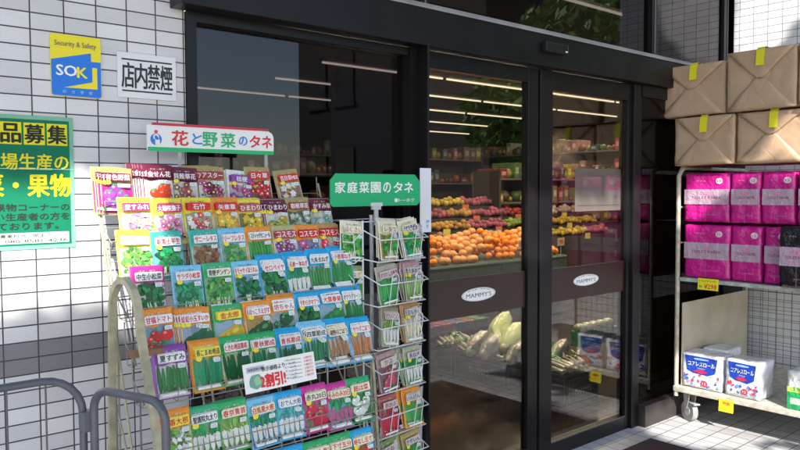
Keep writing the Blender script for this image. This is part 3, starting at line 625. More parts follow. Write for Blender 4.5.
for x, ang in ((.112, 0), (rackx1+.035, 0)):   # flat bar arches carrying the rack at both ends
    pts = [(-.262, .0), (-.262, .67), (-.30, 1.10)]; c = Vector((-.43, 1.085)); r_ = .10
    pth = [(-.285, .03), (-.300, .60), (-.328, 1.06)]+[(c.x+r_*math.cos(a), c.y+r_*math.sin(a)) for a in [math.radians(q) for q in range(10, 175, 15)]]+[(-.545, 1.04), (-.60, .90), (-.72, .55), (-.84, .03)]
    if x > .5: x = .972; pth = [(YX(372, x, 356), Z(372, 356, YX(372, x, 356))), (YX(375, x, 400), Z(375, 400, YX(375, x, 400))), (YX(378, x, 450), Z(378, 450, YX(378, x, 450))), (YX(378, x, 450)-.16, .02)]
    b = MB(); hw = .0095 if x < .5 else .005; th = .0045
    for i in range(len(pth)-1):
        a_, b_ = Vector(pth[i]), Vector(pth[i+1]); 
    # sweep of a flat bar: wide across x, thin in the plane
    rings = []
    for i in range(len(pth)):
        d = (Vector(pth[min(i+1, len(pth)-1)])-Vector(pth[max(i-1, 0)])).normalized(); nrm = Vector((-d.y, d.x))*(.0085 if x < .5 else .005); p = Vector(pth[i])
        rings.append([(x-hw, p.x-nrm.x, p.y-nrm.y), (x+hw, p.x-nrm.x, p.y-nrm.y), (x+hw, p.x+nrm.x, p.y+nrm.y), (x-hw, p.x+nrm.x, p.y+nrm.y)])
    vs = [v for R in rings for v in R]; fs = [(0, 1, 2, 3), tuple(len(vs)-4+q for q in (3, 2, 1, 0))]
    for i in range(len(rings)-1):
        for k in range(4): fs.append((i*4+k, i*4+(k+1) % 4, (i+1)*4+(k+1) % 4, (i+1)*4+k)[::-1])
    b.add(vs, fs, (.46, .42, .28), 'wornmetal'); rel(b, 'end_arch')
b = MB()
for z in (.18, .30, .42, .54): b.tube([(.115, -.70+.35*z*0, z), (.97, -.70, z)], .003, BEI, 'paint', 6); b.tube([(.115, -.28, z+.1), (.97, -.28, z+.1)], .003, BEI, 'paint', 6)
b.box((.10, -.50, .985), (.19, -.47, 1.00), (.28, .14, .06), 'wornmetal'); b.box((.11, -.34, .62), (.96, -.325, .65), (.30, .17, .08), 'wornmetal')
for k in range(7): b.tube([(.125+k*.13, -.28, .85), (.125+k*.13, -.66, .30)], .003, BEI, 'wornmetal', 6)
rel(b, 'cross_rail')

# header sign of the rack
def headsign(b, w, h):
    b.prism([(-w/2, -h/2), (w/2, -h/2), (w/2, h/2-.02), (w/2-.006, h/2-.008), (w/2-.02, h/2), (-w/2, h/2)], -.004, .004, (.80, .80, .80), 'sign'); y = -.0045
    b.quad(-w/2, -h/2, w/2, -h/2+.013, y, (.01, .45, .14), 'sign'); b.prism([(-w/2+.02, h/2), (w/2-.02, h/2), (w/2-.02, h/2+.008), (-w/2+.02, h/2+.008)], -.006, .010, (.55, .02, .05), 'sign')
    cs = [('花', RED), ('と', (.02, .22, .65)), ('野', (.02, .42, .15)), ('菜', (.02, .42, .15)), ('の', (.02, .22, .65)), ('タ', RED), ('ネ', RED)]
    us = [.235, .365, .465, .610, .735, .835, .94]; ws = [.12, .075, .115, .115, .07, .09, .085]; hs = [.58, .42, .58, .58, .38, .5, .5]
    for (c, col), u, tw, th in zip(cs, us, ws, hs): b.text(c, -w/2+w*u, .003, w*tw, h*th, y-.0006, col, 'sign', .03)
    x = -w/2+w*.06; b.disc(x, -.004, .019, .019, y-.0005, (.02, .2, .65), 'sign', 24); b.disc(x, .004, .010, .010, y-.0008, W_, 'sign', 16); b.disc(x, .020, .006, .006, y-.0008, (.75, .05, .05), 'sign', 14)
    b.quad(x-.003, -.022, x+.012, -.004, y-.0009, W_, 'sign'); b.disc(x+.001, .001, .006, .008, y-.0011, (.02, .2, .65), 'sign', 14, .6)
ys = -.115
A = at(147, 136, 1, ys); B = at(273, 146, 1, ys)
sg = thing('header_sign', 'long white sign board with coloured Japanese lettering above the wide seed rack', 'sign', ((A.x+B.x)/2, ys, (A.z+B.z)/2+.002))
b = MB(); headsign(b, B.x-A.x, .083); b.build('sign_board', sg)
for dx in (-.12, .205): b = MB(); b.box((dx-.006, .005, -.20), (dx+.006, .008, .03), (.40, .41, .43), 'sign'); b.build('support', sg)

# discount card clipped to the seventh row
def card(b, w, h):
    b.box((-w/2, -.001, -h/2), (w/2, .001, h/2), (.80, .79, .77), 'paper'); y = -.0014
    def T(s, u, v, tw, th, c, bo=.01): b.text(s, -w/2+w*u, h/2-h*v, w*tw, h*th, y-.0006, c, 'paper', bo)
    T('表示価格より', .40, .27, .32, .17, (.03, .03, .03), .015); T('2割引!', .38, .68, .34, .46, (.65, .03, .03), .04)
    b.quad(-w*.46, h*.18, -w*.22, h*.38, y, (.45, .5, .55), 'paper'); T('家庭菜園の種', .16, .22, .2, .10, (.05, .05, .1)); b.disc(-w*.35, -h*.14, w*.095, h*.26, y-.0004, (.15, .35, .28), 'paper', 12, 0, .1); b.disc(-w*.33, -h*.12, w*.05, h*.15, y-.0007, (.3, .5, .3), 'paper', 9, 0, .2)
    for i in range(6):
        z = h*(.34-.13*i); b.quad(w*.13, z, w*.30, z+h*.018, y, (.15, .15, .18), 'paper')
        T(['大根・かぶ', '小松菜', 'ほうれん草', 'きゅうり', 'にんじん', 'ねぎ'][i], .64, .13+.125*i, .16, .07, (.1, .1, .12), .0)
        T(['2割引', '2割引', '3割引', '2割引', '2割引', '1割引'][i], .90, .16+.125*i, .12, .085, (.65, .05, .06), .01)
yk = -.585; A = at(244, 380, 1, yk); B = at(315, 365, 1, yk); dz = B.z-A.z; wd = (B-A).length
b = MB(); card(b, wd, .083); tag(b.build('discount_card', None, ((A.x+B.x)/2, yk, (A.z+B.z)/2), (-.20, -math.atan2(dz, B.x-A.x), 0)), 'white discount card with red characters clipped across the middle of the wide rack', 'price card')

# ---------------------------------------------------------------- white wire spinner
yq = -.33
S0 = Vector((X(363, yq, 280), yq, 0)); S1 = Vector((X(415.5, yq+.03, 280), yq+.03, 0)); SW = (S1-S0).length; sa = math.atan2(S1.y-S0.y, S1.x-S0.x)
spin = thing('spinner_rack', 'tall narrow white wire rack of seed packets right of the wide rack', 'display rack', S0, sa)
ztop = Z(363, 222, yq)
tz = [Z(395, q, yq) for q in (238, 281, 323, 366, 409, 452)]
b = MB()
for p in ((0, 0), (SW, 0), (0, .20), (SW, .20)): b.tube([(p[0], p[1], .05), (p[0], p[1], ztop+.005)], .0035, WH, 'paint', 8)
b.tube([(SW/2, .10, 0), (SW/2, .10, ztop+.02)], .008, WH, 'paint', 10)
for z in (.05, ztop*.5, ztop):
    b.tube([(0, 0, z), (SW, 0, z), (SW, .2, z), (0, .2, z), (0, 0, z)], .0025, WH, 'paint', 6)
b.build('frame', spin)
b = MB(); b.bbox((SW/2-.16, -.04, 0), (SW/2+.16, .24, .03), .01, (.6, .6, .6), 'paint'); b.build('base', spin)
# two pockets per tier facing the pavement
sp_specs = [
 [('レタス', CRM, (.55, .45, .2), 'leafy', LG, GRN, 'pale lettuce'), ('えだまめ', CRM, (.4, .5, .7), 'leafy', GRN, LG, 'green beans on blue')],
 [('おひたし大根', (.45, .42, .36), (.1, .35, .1), 'long', GRN, LG, 'long green leeks'), ('九条ねぎ', (.50, .30, .34), (.15, .4, .15), 'long', LG, W_, 'thin green onions')],
 [('だいこん', (.3, .3, .2), (.5, .5, .4), 'root', W_, LG, 'white radish roots'), ('豆もやし', (.45, .25, .1), (.6, .6, .5), 'sticks', CRM, LG, 'pale bean sprouts')],
 [('かぶ', (.45, .3, .3), (.3, .15, .2), 'round', (.5, .05, .12), RED, 'dark red turnips'), ('長ねぎ', (.40, .45, .33), (.2, .4, .2), 'root', W_, GRN, 'white leeks on green')],
 [('赤かぶ', (.45, .12, .12), (.5, .1, .15), 'long', RED, MAG, 'red pods'), ('いんげん', ORG, (.6, .45, .1), 'long', GRN, LG, 'green beans on orange')],
 [('なたね', (.2, .3, .1), (.2, .3, .1), 'leafy', GRN, LG, 'dark leaf greens'), ('さやいん', KHA, (.3, .45, .1), 'long', GRN, LG, 'green pods on yellow')]]
tw_ = ['top', 'second', 'third', 'fourth', 'fifth', 'lowest visible']
RZ = Matrix.Rotation(sa, 4, 'Z')
for ti, z in enumerate(tz):
    b = MB(); r = .0024
    b.tube([(0, -.002, z+.035), (.022, -.070, z-.0), (SW-.004, -.070, z-.0), (SW, -.002, z+.03)], r, WH, 'paint', 6)
    b.tube([(0, -.002, z-.07), (.022, -.055, z-.08), (SW-.004, -.055, z-.08), (SW, -.002, z-.07)], r, WH, 'paint', 6)
    for u in (.30, .76):
        cx = .012+SW*u; hw = .019
        b.tube([(cx-hw, -.056, z-.08), (cx-hw, -.071, z+.012)]+[(cx-hw*math.cos(a), -.0715, z+.016+hw*1.2*math.sin(a)) for a in [math.pi*k/6 for k in range(1, 6)]]+[(cx+hw, -.071, z+.012), (cx+hw, -.056, z-.08)], .0018, WH, 'paint', 5)
    b.build('wire_pocket', spin)
    for j, (ti_, top, base, kind, c1, c2, wds) in enumerate(sp_specs[ti]):
        seed += 1; me = packet_mesh(ti_, top, base, (.6, .55, .52) if ti else CRM, (.35, .05, .12) if j == 0 else (.08, .05, .2), kind, c1, c2, base, seed)
        for s in (2, 1, 0):
            lp = RZ @ Vector((.014+SW*(.27 if j == 0 else .74)+s*.002, -.050+s*.012, 0))
            o = place_packet(me, (S0.x+lp.x, S0.y+lp.y, z-.078+s*.004), -math.radians(9)+random.uniform(-.05, .05), random.uniform(-.10, .10)+(.09*s-.05 if j == 0 else -.07*s)+(.16 if ti == 2 and j == 0 else 0), sa+random.uniform(-.05, .05),
                 ('seed packet with %s, %s tier of the white spinner, %s' % (wds, tw_[ti], ['left', 'right'][j])) if s == 0 else '%s spare packet behind %s, %s spinner tier' % (['', 'nearest', 'farther'][s], wds, tw_[ti]),
                 'packets in the white spinner' if s == 0 else 'spare spinner packets behind ' + wds)
# side pockets: right side shows the grey backs of packets
bk = MB(); w, h = PW*.9, PH
bk.box((-w/2, -.001, 0), (w/2, .001, h), (.42, .42, .42), 'print'); bk.quad(-w*.42, h*.1, w*.42, h*.72, -.0014, (.50, .50, .49), 'print')
for i in range(9): bk.quad(-w*.36, h*(.16+.058*i), w*(.36-.06*(i % 3)), h*(.175+.058*i), -.0018, (.28, .28, .28), 'print')
bk.quad(-w*.45, h*.78, w*.45, h*.95, -.0014, (.5, .4, .42), 'print'); bkm = bk.mesh('seed_packet')
for ti, z in enumerate(tz):
    b = MB()
    b.tube([(SW, .0, z+.02), (SW+.065, .012, z-.02), (SW+.065, .19, z-.02), (SW, .2, z+.02)], .0024, WH, 'paint', 6); b.tube([(SW, .0, z-.10), (SW+.05, .012, z-.11), (SW+.05, .19, z-.11), (SW, .2, z-.10)], .0024, WH, 'paint', 6)
    for yy in (.05, .15): b.tube([(SW+.05, yy, z-.11), (SW+.066, yy, z-.0)], .002, WH, 'paint', 5)
    b.build('side_pocket', spin)
    for s in range(4):
        lp = RZ @ Vector((SW+.026+s*.007, .024+.012*s, 0))
        place_packet(bkm, (S0.x+lp.x, S0.y+lp.y, z-.105+random.uniform(-.004, .004)), math.radians(3), random.uniform(-.08, .02), sa+math.radians(14+7*s),
                     'grey backed seed packet in right side pocket, %s spinner tier, %s' % (tw_[ti], ['foremost', 'second', 'third', 'hindmost'][s]), 'grey packet backs on the %s spinner tier' % tw_[ti])
# left side pockets of the two top tiers
for ti, z in enumerate(tz[:2]):
    b = MB(); b.tube([(0, .0, z+.03), (-.07, -.02, z-.005), (-.085, .10, z+.0), (0, .2, z+.03)], .0024, WH, 'paint', 6); b.tube([(0, .0, z-.06), (-.06, -.02, z-.08), (-.07, .10, z-.08), (0, .2, z-.06)], .0024, WH, 'paint', 6)
    cx = -.072
    b.tube([(-.055, -.02, z-.08), (-.066, -.022, z+.02), (-.072, .0, z+.045), (-.078, .022, z+.02), (-.068, .02, z-.08)], .0018, WH, 'paint', 5); b.build('side_pocket', spin)
    seed += 1; me = packet_mesh('はくさい' if ti == 0 else '葉ねぎ', CRM if ti == 0 else (.3, .4, .2), GRN, CRM, (.5, .25, .1), 'leafy' if ti == 0 else 'long', (.05, .38, .05), LG, GRN if ti == 0 else DG, seed)
    for s in (1, 0):
        lp = RZ @ Vector((-.045+s*.01, .01+s*.008, 0)); place_packet(me, (S0.x+lp.x, S0.y+lp.y, z-.075), -math.radians(8), .08, sa-math.radians(12),
            ('bright green cabbage seed packet' if ti == 0 else 'leek seed packet')+' in the left side pocket of the spinner'+('' if s == 0 else ', behind another'), 'packets in the left side pockets')
# green sign of the spinner
def gsign(b, w, h):
    G = (.015, .40, .16); c = .025
    b.prism([(-w/2, -h/2+.01), (-w/2+.012, -h/2), (w/2-.012, -h/2), (w/2, -h/2+.012), (w/2, h/2-c), (w/2-c, h/2), (-w/2+c, h/2), (-w/2, h/2-c)], -.0025, .0025, G, 'sign')
    for i, ch in enumerate('家庭菜園のタネ'): b.text(ch, w*(-.40+.128*i), h*.08, w*(.105 if ch not in 'の' else .085), h*.33, -.003, (.80, .85, .80), 'sign', .03)
    b.text('トーホク', w*.34, -h*.33, w*.19, h*.12, -.003, (.75, .8, .75), 'sign', .02); b.rrect(w*.20, -h*.39, w*.235, -h*.27, .002, -.0033, -.0026, (.7, .8, .7), 'sign')
yg_ = -.24; A = at(330, 190, 1, yg_); B = at(419, 190, 1, yg_)
sg = thing('spinner_sign', 'green sign with cut corners and white lettering on a stem above the spinner', 'sign', ((A.x+B.x)/2, yg_, (A.z+B.z)/2))
b = MB(); gsign(b, B.x-A.x, .122); b.build('sign_board', sg)
b = MB(); b.box((-.032, -.006, -.062), (.024, .006, -.048), (.6, .62, .64), 'sign'); b.box((-.024, -.006, -.075), (.016, .006, -.0625), (.6, .62, .64), 'sign'); b.box((-.012, -.004, -.135), (.004, .004, -.0755), (.6, .62, .64), 'sign'); b.build('clip_stem', sg)
# white strip notice on the door post
A = at(420.5, 168, 1, -.108); B = at(431.5, 232, 1, -.108)
b = MB(); b.box((A.x, -.106, B.z), (B.x, -.1025, A.z), (.72, .74, .78), 'paper')
for i, ch in enumerate('押す'): b.text(ch, (A.x+B.x)/2+.01, B.z+.045-.02*i, .018, .016, -.1065, (.05, .2, .5), 'paper', .01)
tag(b.build('white_notice'), 'narrow white notice fixed to the black post left of the doors', 'notice')

# ---------------------------------------------------------------- grey tube barriers, bottom left
GT = (.10, .105, .125)
def barrier(p0, p1, z, label, rad=.0092, reach=.09):
    p0, p1 = Vector(p0), Vector(p1); L = (p1-p0).length; rz = math.atan2(p1.y-p0.y, p1.x-p0.x)
    t = thing('tube_barrier', label, 'barrier', (p0.x, p0.y, 0), rz, 'grey tube barriers by the wall')
    c = reach
    pts = [(0, 0, .0), (0, 0, z-c)]+[(c-c*math.cos(a), 0, z-c+c*math.sin(a)) for a in [math.radians(q) for q in range(15, 91, 15)]]
    pts += [(L-c+c*math.sin(a), 0, z-c+c*math.cos(a)) for a in [math.radians(q) for q in range(0, 91, 15)]]+[(L, 0, 0)]
    b = MB(); b.tube(pts, rad, GT, 'paint', 14); b.tube([(.0, 0, .12), (L, 0, .12)], rad*.8, GT, 'paint', 10); b.build('tube_frame', t)
    b = MB(); n = int(L/.085)
    for k in range(1, n+1):
        x = L*k/(n+1); b.tube([(x, 0, .12), (x, 0, z-.002)], .0022, (.10, .10, .12), 'paint', 6)
    b.build('rods', t); return t
ya = -.62
E1 = at(83, 415, 1, ya); zA = Z(40, 382, ya)
barrier((E1.x-1.3, ya-.0, 0), (E1.x, ya, 0), zA, 'grey tube barrier running along the tiled wall and out of the frame at left')
B0 = at(94, 415, 1, ya-.02); zB = Z(105, 388, ya-.03); 
# end of second barrier: seen at px 163 at the same height
best = None
for k in range(400):
    d = ray(164, 412); t_ = (zB-.07-CAM.z)/d.z
E2 = at(166, 440, 1, -.86)
barrier((B0.x, B0.y, 0), (E2.x, E2.y, 0), zB, 'shorter grey tube barrier angled towards the seed rack', .0098, .05)
b = MB(); b.bbox((E1.x-.008, ya-.02, zA-.135), (B0.x+.008, ya+.012, zA-.085), .004, GT, 'paint'); tag(b.build('barrier_clamp'), 'grey clamp joining the two tube barriers near the wall', 'clamp')

# ---------------------------------------------------------------- entrance mat
b = MB(); b.bbox((1.3, -1.5, .001), (3.15, -.235, .012), .004, (.03,)*3, 'mat'); tag(b.build('entrance_mat'), 'dark maroon mat lying on the tiles in front of the sliding doors', 'mat')

# ---------------------------------------------------------------- roll cart on the right
XC = 3.60; YL = -.135; YN = -1.32; XB = 4.55; ZD = .215; ZS = .890
cart = thing('roll_cart', 'beige steel roll cart with two decks loaded with paper goods against the right wall', 'roll cart', (XC, YL, 0))
def crel(b, name, par=cart): b.xf(Matrix.Translation(-Vector((XC, YL, 0)))); return b.build(name, par)
BG = (.55, .50, .38)
for x in (XC+.012, XB):
    for y in (YL, YN):
        b = MB(); b.tube([(x, y, .15), (x, y, 1.51), (x+(.02 if x < 4 else -.02), y-(.006 if y == YL else -.006), 1.545), (x+(.06 if x < 4 else -.06), y, 1.56)], .0135, BG, 'wornmetal', 12); crel(b, 'post')
for y in (YL, YN):
    b = MB(); b.tube([(XC+.05, y, 1.56), (XB-.05, y, 1.56)], .012, BG, 'wornmetal', 10)
    for z in (1.32, 1.1): b.tube([(XC+.012, y, z), (XB, y, z)], .006, BG, 'wornmetal', 8)
    crel(b, 'side_rail')
b = MB(); b.bbox((XC-.006, YN, ZD-.035), (XB+.01, YL+.012, ZD), .006, (.60, .56, .47), 'wornmetal'); crel(b, 'deck')
b = MB(); b.bbox((XC+.0, YN+.01, ZS-.022), (XB, YL-.016, ZS), .004, (.55, .55, .52), 'wornmetal'); crel(b, 'shelf')
b = MB(); b.box((XC+.03, YL-.028, ZD+.001), (XB-.03, YL-.022, ZS-.16), (.5,)*3, 'plywood'); crel(b, 'side_panel')
b = MB()
for k in range(24): y = YN+(YL-YN)*k/23; b.tube([(XB+.004, y, ZD), (XB+.004, y, 1.54)], .0016, (.10,)*3, 'paint', 5)
for k in range(22): z = ZD+.06*k+.03; b.tube([(XB+.004, YN, z), (XB+.004, YL, z)], .0016, (.10,)*3, 'paint', 5)
crel(b, 'back_mesh')
for x, y in ((XC+.05, YL-.07), (XB-.08, YL-.07), (XC+.05, YN+.1), (XB-.08, YN+.1)):
    b = MB(); q = len(b.v)
    wa = math.radians(62)
    b.box((-.02, -.028, .125), (.02, .028, .132), (.35,)*3, 'wornmetal')
    b.prism([(-.035, .125), (.03, .125), (.012, .03), (-.008, .03)], -.026, -.021, (.40, .39, .36), 'wornmetal'); b.prism([(-.035, .125), (.03, .125), (.012, .03), (-.008, .03)], .021, .026, (.40, .39, .36), 'wornmetal')
    b.box((-.075, -.02, .065), (-.03, .02, .072), (.45,)*3, 'wornmetal')
    b.xf(Matrix.Translation((x, y, .05)) @ Matrix.Rotation(wa, 4, 'Z')); c_ = crel(b, 'caster')
    b = MB(); b.tube([(0, -.017, .0), (0, .017, .0)], .062, (.30, .30, .29), 'wornmetal', 26); b.tube([(0, -.019, .0), (0, .019, .0)], .028, (.5, .5, .48), 'wornmetal', 18)
    b.xf(Matrix.Translation((x, y, .063)) @ Matrix.Rotation(wa, 4, 'Z')); b.xf(Matrix.Translation(-Vector((XC, YL, 0)))); b.build('wheel', c_)
# price tags on the cart
def ptag(name, p, w, h, lines, label):
    b = MB(); b.box((-.001, -w/2, -h/2), (.001, w/2, h/2), (.85, .75, .02), 'paper')
    i0 = len(b.v); m = MB()
    for s, u, v, tw, th, c in lines: m.text(s, u*w, v*h, tw*w, th*h, -.0016, c, 'paper', .02)
    m.xf(Matrix.Rotation(-math.pi/2, 4, 'Z')); b.add(m.v, m.f, (.65, .04, .03), 'paper'); b.c[-len(m.f):] = m.c
    return tag(b.build(name, None, p, (0, .08, .0)), label, 'price tag')
K = (.05, .05, .03)
A = at(708, 284.5, 0, XC-.014); ptag('price_tag', A, .125, .068, [('トイレットペーパー', 0, .28, .85, .22, K), ('¥298', .12, -.18, .6, .42, RED), ('税込', -.34, -.2, .16, .2, K)], 'yellow price tag hanging from the upper shelf of the roll cart')
A = at(726, 406, 0, XC-.014); ptag('price_tag', A, .085, .072, [('特価', 0, .2, .5, .3, RED), ('¥198', 0, -.2, .7, .36, (.8, .5, .02))], 'yellow price tag hanging from the lower deck of the roll cart')

# --- soft packs, local frame: front is -x, width along y
def pack_mesh(name, w, d, h, col, mat, fn, seed, puff=.012, nx=10, rolls=0):
    rnd = random.Random(seed); b = MB(); n = nx
    import bmesh
    bm = bmesh.new(); bmesh.ops.create_cube(bm, size=1); bmesh.ops.subdivide_edges(bm, edges=bm.edges[:], cuts=n, use_grid_fill=True)
    from mathutils import noise as mn
    for v in bm.verts:
        u = v.co*2; f = (1-abs(u.y)**6)*(1-abs(u.z)**6)
        p = Vector((v.co.x*d, v.co.y*w, v.co.z*h))
        rr = .985 if max(abs(u.x), abs(u.y), abs(u.z)) > .99 and sorted(map(abs, u))[1] > .95 else 1
        p.y *= rr; p.z *= rr; p.x *= rr
        nz = mn.noise(p*18+Vector((seed, 0, 0)))*.004
        p += Vector((math.copysign(1, u.x)*abs(u.x)**8, math.copysign(1, u.y)*abs(u.y)**8, math.copysign(1, u.z)*abs(u.z)**8))*nz
        p.x += math.copysign(1, u.x)*(abs(u.x) > .99)*puff*(f**.6)*.3
        if rolls and abs(u.z) > .99: p.z += math.copysign(.006, u.z)*abs(math.cos(math.pi*rolls*v.co.y))*abs(math.cos(math.pi*3*v.co.x))
        if rolls and u.x < -.99: p.x -= .003*abs(math.sin(math.pi*rolls*(v.co.y+.5)))-.003
        v.co = p
    bm.verts.index_update(); b.add([v.co[:] for v in bm.verts], [tuple(v.index for v in f.verts) for f in bm.faces], col, mat, True); bm.free()
    if fn:
        m = MB(); fn(m, w, h, rnd); m.xf(Matrix.Translation((-d/2-puff*.34-.001, 0, 0)) @ Matrix.Rotation(-math.pi/2, 4, 'Z'))
        off = len(b.v); b.v += m.v
        for f, c, mi, sm in zip(m.f, m.c, m.m, m.sm): b.f.append(tuple(off+q for q in f)); b.c.append(c); b.m.append(b.mi(m.mats[mi])); b.sm.append(sm)
    return b.mesh(name)
PINK = (.60, .010, .25)
def tissue(m, w, h, rnd, txt='TOILET PAPER', base=PINK):
    m.rrect(-w/2+.003, -h*.14, w/2-.003, h*.17, .002, -.0025, .006, (.52, .36, .46), 'film'); y = -.0028
    t = (.30, .02, .10); m.quad(-w*.38, -.001-h*.0, -w*.05, .001, y, (.55, .45, .5), 'film')
    m.text(txt, 0, .0, w*.66, h*.05, y, t, 'film', .015); m.text('SOFT 12 ROLLS', 0, -h*.07, w*.36, h*.022, y, (.45, .3, .35), 'film')
    for i in range(3): m.disc((i-1)*.012, h*.085, .008, .010, y-.0001*i, (.75, .25, .45), 'film', 8, i)
    m.disc(w*.28, h*.34, .021, .018, -.0015, (.80, .62, .70), 'film', 20); m.text('12', w*.28, h*.34, .022, .014, -.0022, (.5, .02, .2), 'film', .01)
    m.text('ダブル', -w*.12, h*.345, w*.22, h*.028, -.0015, (.85, .5, .65), 'film'); m.text('ふんわりやわらか', w*.1, -h*.35, w*.35, h*.022, -.0015, (.8, .45, .6), 'film')
    m.quad(-.0008, -h*.49, .0008, h*.16, -.0029, tuple(q*.8 for q in (.5, .3, .4)), 'film')
zu0, zu1 = 1.232, 1.525; zl0, zl1 = .892, 1.215
specs = [(680, 728, zu0, zu1, 'upper row, at the left end half in sunlight'), (729, 758.5, zu0, zu1, 'upper row, second from the left'), (760, 794, zu0, zu1, 'upper row, third from the left'), (796, 826, zu0, zu1, 'upper row, cut by the frame edge'),
         (680, 728, zl0, zl1, 'lower row, at the left end'), (729, 760, zl0, zl1, 'lower row, second from the left'), (762, 786, zl0, zl1, 'lower row, beside the black pack')]
def ypx(px, z, x=XC+.01):
    lo, hi = -3, .5
    for _ in range(40):
        mid = (lo+hi)/2; d = Vector((x, mid, z))-CAM; q = 400+FPX*d.dot(RT)/d.dot(FW)
        if q > px: lo = mid
        else: hi = mid
    return lo
for i, (p0, p1, z0, z1, wh) in enumerate(specs):
    ya_, yb_ = ypx(p0, (z0+z1)/2), ypx(p1, (z0+z1)/2)
    if i in (0, 4): ya_ = ypx(682, (z0+z1)/2)
    w_ = abs(ya_-yb_)
    me = pack_mesh('toilet_paper_pack', w_-.004, .40, z1-z0-.004, PINK, 'film', lambda m, w, h, r: tissue(m, w, h, r), i+3, .012, 17, 2)
    o = bpy.data.objects.new('toilet_paper_pack', me); C.objects.link(o); o.location = (XC+.232+random.uniform(-.006, .01), (ya_+yb_)/2, (z0+z1)/2+.001); o.rotation_euler = (0, 0, random.uniform(-.015, .015))
    tag(o, 'magenta toilet paper pack with white band, '+wh, 'paper pack', 'magenta toilet paper packs on the cart')
    # second pack behind, seen from the side and above
for k, (y_, z_) in enumerate(((-.32, zu0), (-.62, zu0), (-.32, zl0), (-.62, zl0))):
    me = pack_mesh('toilet_paper_pack', .28, .36, .29, PINK, 'film', None, 20+k); o = bpy.data.objects.new('toilet_paper_pack', me); C.objects.link(o); o.location = (XC+.66, y_, z_+.147)
    tag(o, 'magenta toilet paper pack in the back of the cart, %s row, %s' % ('upper' if z_ == zu0 else 'lower', 'nearer the doors' if k % 2 == 0 else 'nearer the street'), 'paper pack', 'magenta toilet paper packs on the cart')
y0, y1 = ypx(779, 1.05, XC-.05), ypx(815, 1.05, XC-.05)
me = pack_mesh('toilet_paper_pack', y0-y1, .34, 1.225-.892, (.012, .010, .014), 'film', lambda m, w, h, r: tissue(m, w, h, r, base=(.02,)*3), 15)
o = bpy.data.objects.new('toilet_paper_pack', me); C.objects.link(o); o.location = (XC+.125, (y0+y1)/2, (.892+1.225)/2); tag(o, 'black toilet paper pack with a pale band on the cart shelf beside the magenta ones', 'paper pack')
# white and blue packs on the deck
def kitchen(m, w, h, rnd):
    y = -.001; m.poly([(-w*.42, h*.44), (-w*.36, h*.02), (-w*.2, -h*.06), (w*.16, -h*.10), (w*.34, h*.0), (w*.40, h*.42)], y, (.02, .06, .42), 'film')
    m.text('コアレスロール', -.0, h*.21, w*.66, h*.12, y-.001, (.8, .82, .86), 'film', .02); m.text('やわらか', 0, h*.09, w*.2, h*.05, y-.001, (.75, .75, .8), 'film')
    m.disc(-w*.02, h*.0, w*.17, h*.045, y-.001, (.7, .03, .08), 'film', 18); m.disc(w*.0, h*.36, w*.2, h*.03, y-.001, (.3, .5, .8), 'film', 12)
    for i in range(26):
        x, z = rnd.uniform(-.44, .44)*w, rnd.uniform(-.45, -.10)*h; c = random.choice(((.05, .12, .5), (.65, .05, .08), (.75, .35, .35), (.15, .3, .6)))
        m.disc(x, z, rnd.uniform(.004, .010), rnd.uniform(.004, .012), y-.0012-i*.00005, c, 'film', 9, rnd.random())
    m.disc(w*.08, -h*.33, .02, .018, y-.003, (.65, .03, .06), 'film', 18); m.text('12', w*.08, -h*.33, .02, .014, y-.0035, W_, 'film', .02)
kp = [(682, 721, XC+.03, 'front left, nearest the side panel'), (726, 761, XC+.03, 'front right, beside the empty deck'), (704, 728, XC+.215, 'behind the front left one')]
for i, (p0, p1, xf_, wh) in enumerate(kp):
    z1_ = {0: .43, 1: .435, 2: .44}[i]; ya_, yb_ = ypx(p0, .33, xf_), ypx(p1, .33, xf_)
    me = pack_mesh('paper_roll_pack', ya_-yb_, .17 if i < 2 else .2, z1_-ZD-.005, (.74, .75, .80), 'film', kitchen, 40+i, .01)
    o = bpy.data.objects.new('paper_roll_pack', me); C.objects.link(o); o.location = (xf_+.085, (ya_+yb_)/2, (z1_+ZD)/2+.001); o.rotation_euler = (0, 0, [.04, -.05, 0][i])
    tag(o, 'white paper roll pack with blue label, '+wh, 'paper pack', 'white and blue packs on the lower deck')
def gbox(m, w, h, rnd):
    y = -.001; m.quad(-w*.49, -h*.49, w*.49, h*.08, y, (.02, .32, .10), 'film'); m.quad(-w*.49, -h*.05, w*.49, h*.08, y-.0003, (.45, .6, .1), 'film')
    m.text('ゴミ袋', -w*.15, h*.03, w*.5, h*.09, y-.001, (.02, .3, .1), 'film', .02); m.disc(w*.25, -h*.25, .04, .04, y-.0006, (.8, .6, .05), 'film', 18); m.quad(-w*.4, -h*.36, -w*.1, -h*.2, y-.0006, (.5, .7, .5), 'film'); m.text('45L', 0, h*.3, w*.4, h*.12, y-.001, (.5, .6, .5), 'film')
y0, y1 = ypx(786, .33, XC-.0), ypx(822, .33, XC-.0)
me = pack_mesh('carton', y0-y1, .25, .215, (.72, .74, .72), 'film', gbox, 60, .004); o = bpy.data.objects.new('carton', me); C.objects.link(o); o.location = (XC+.14, (y0+y1)/2, ZD+.109)
tag(o, 'white and green carton at the street end of the lower deck', 'carton')

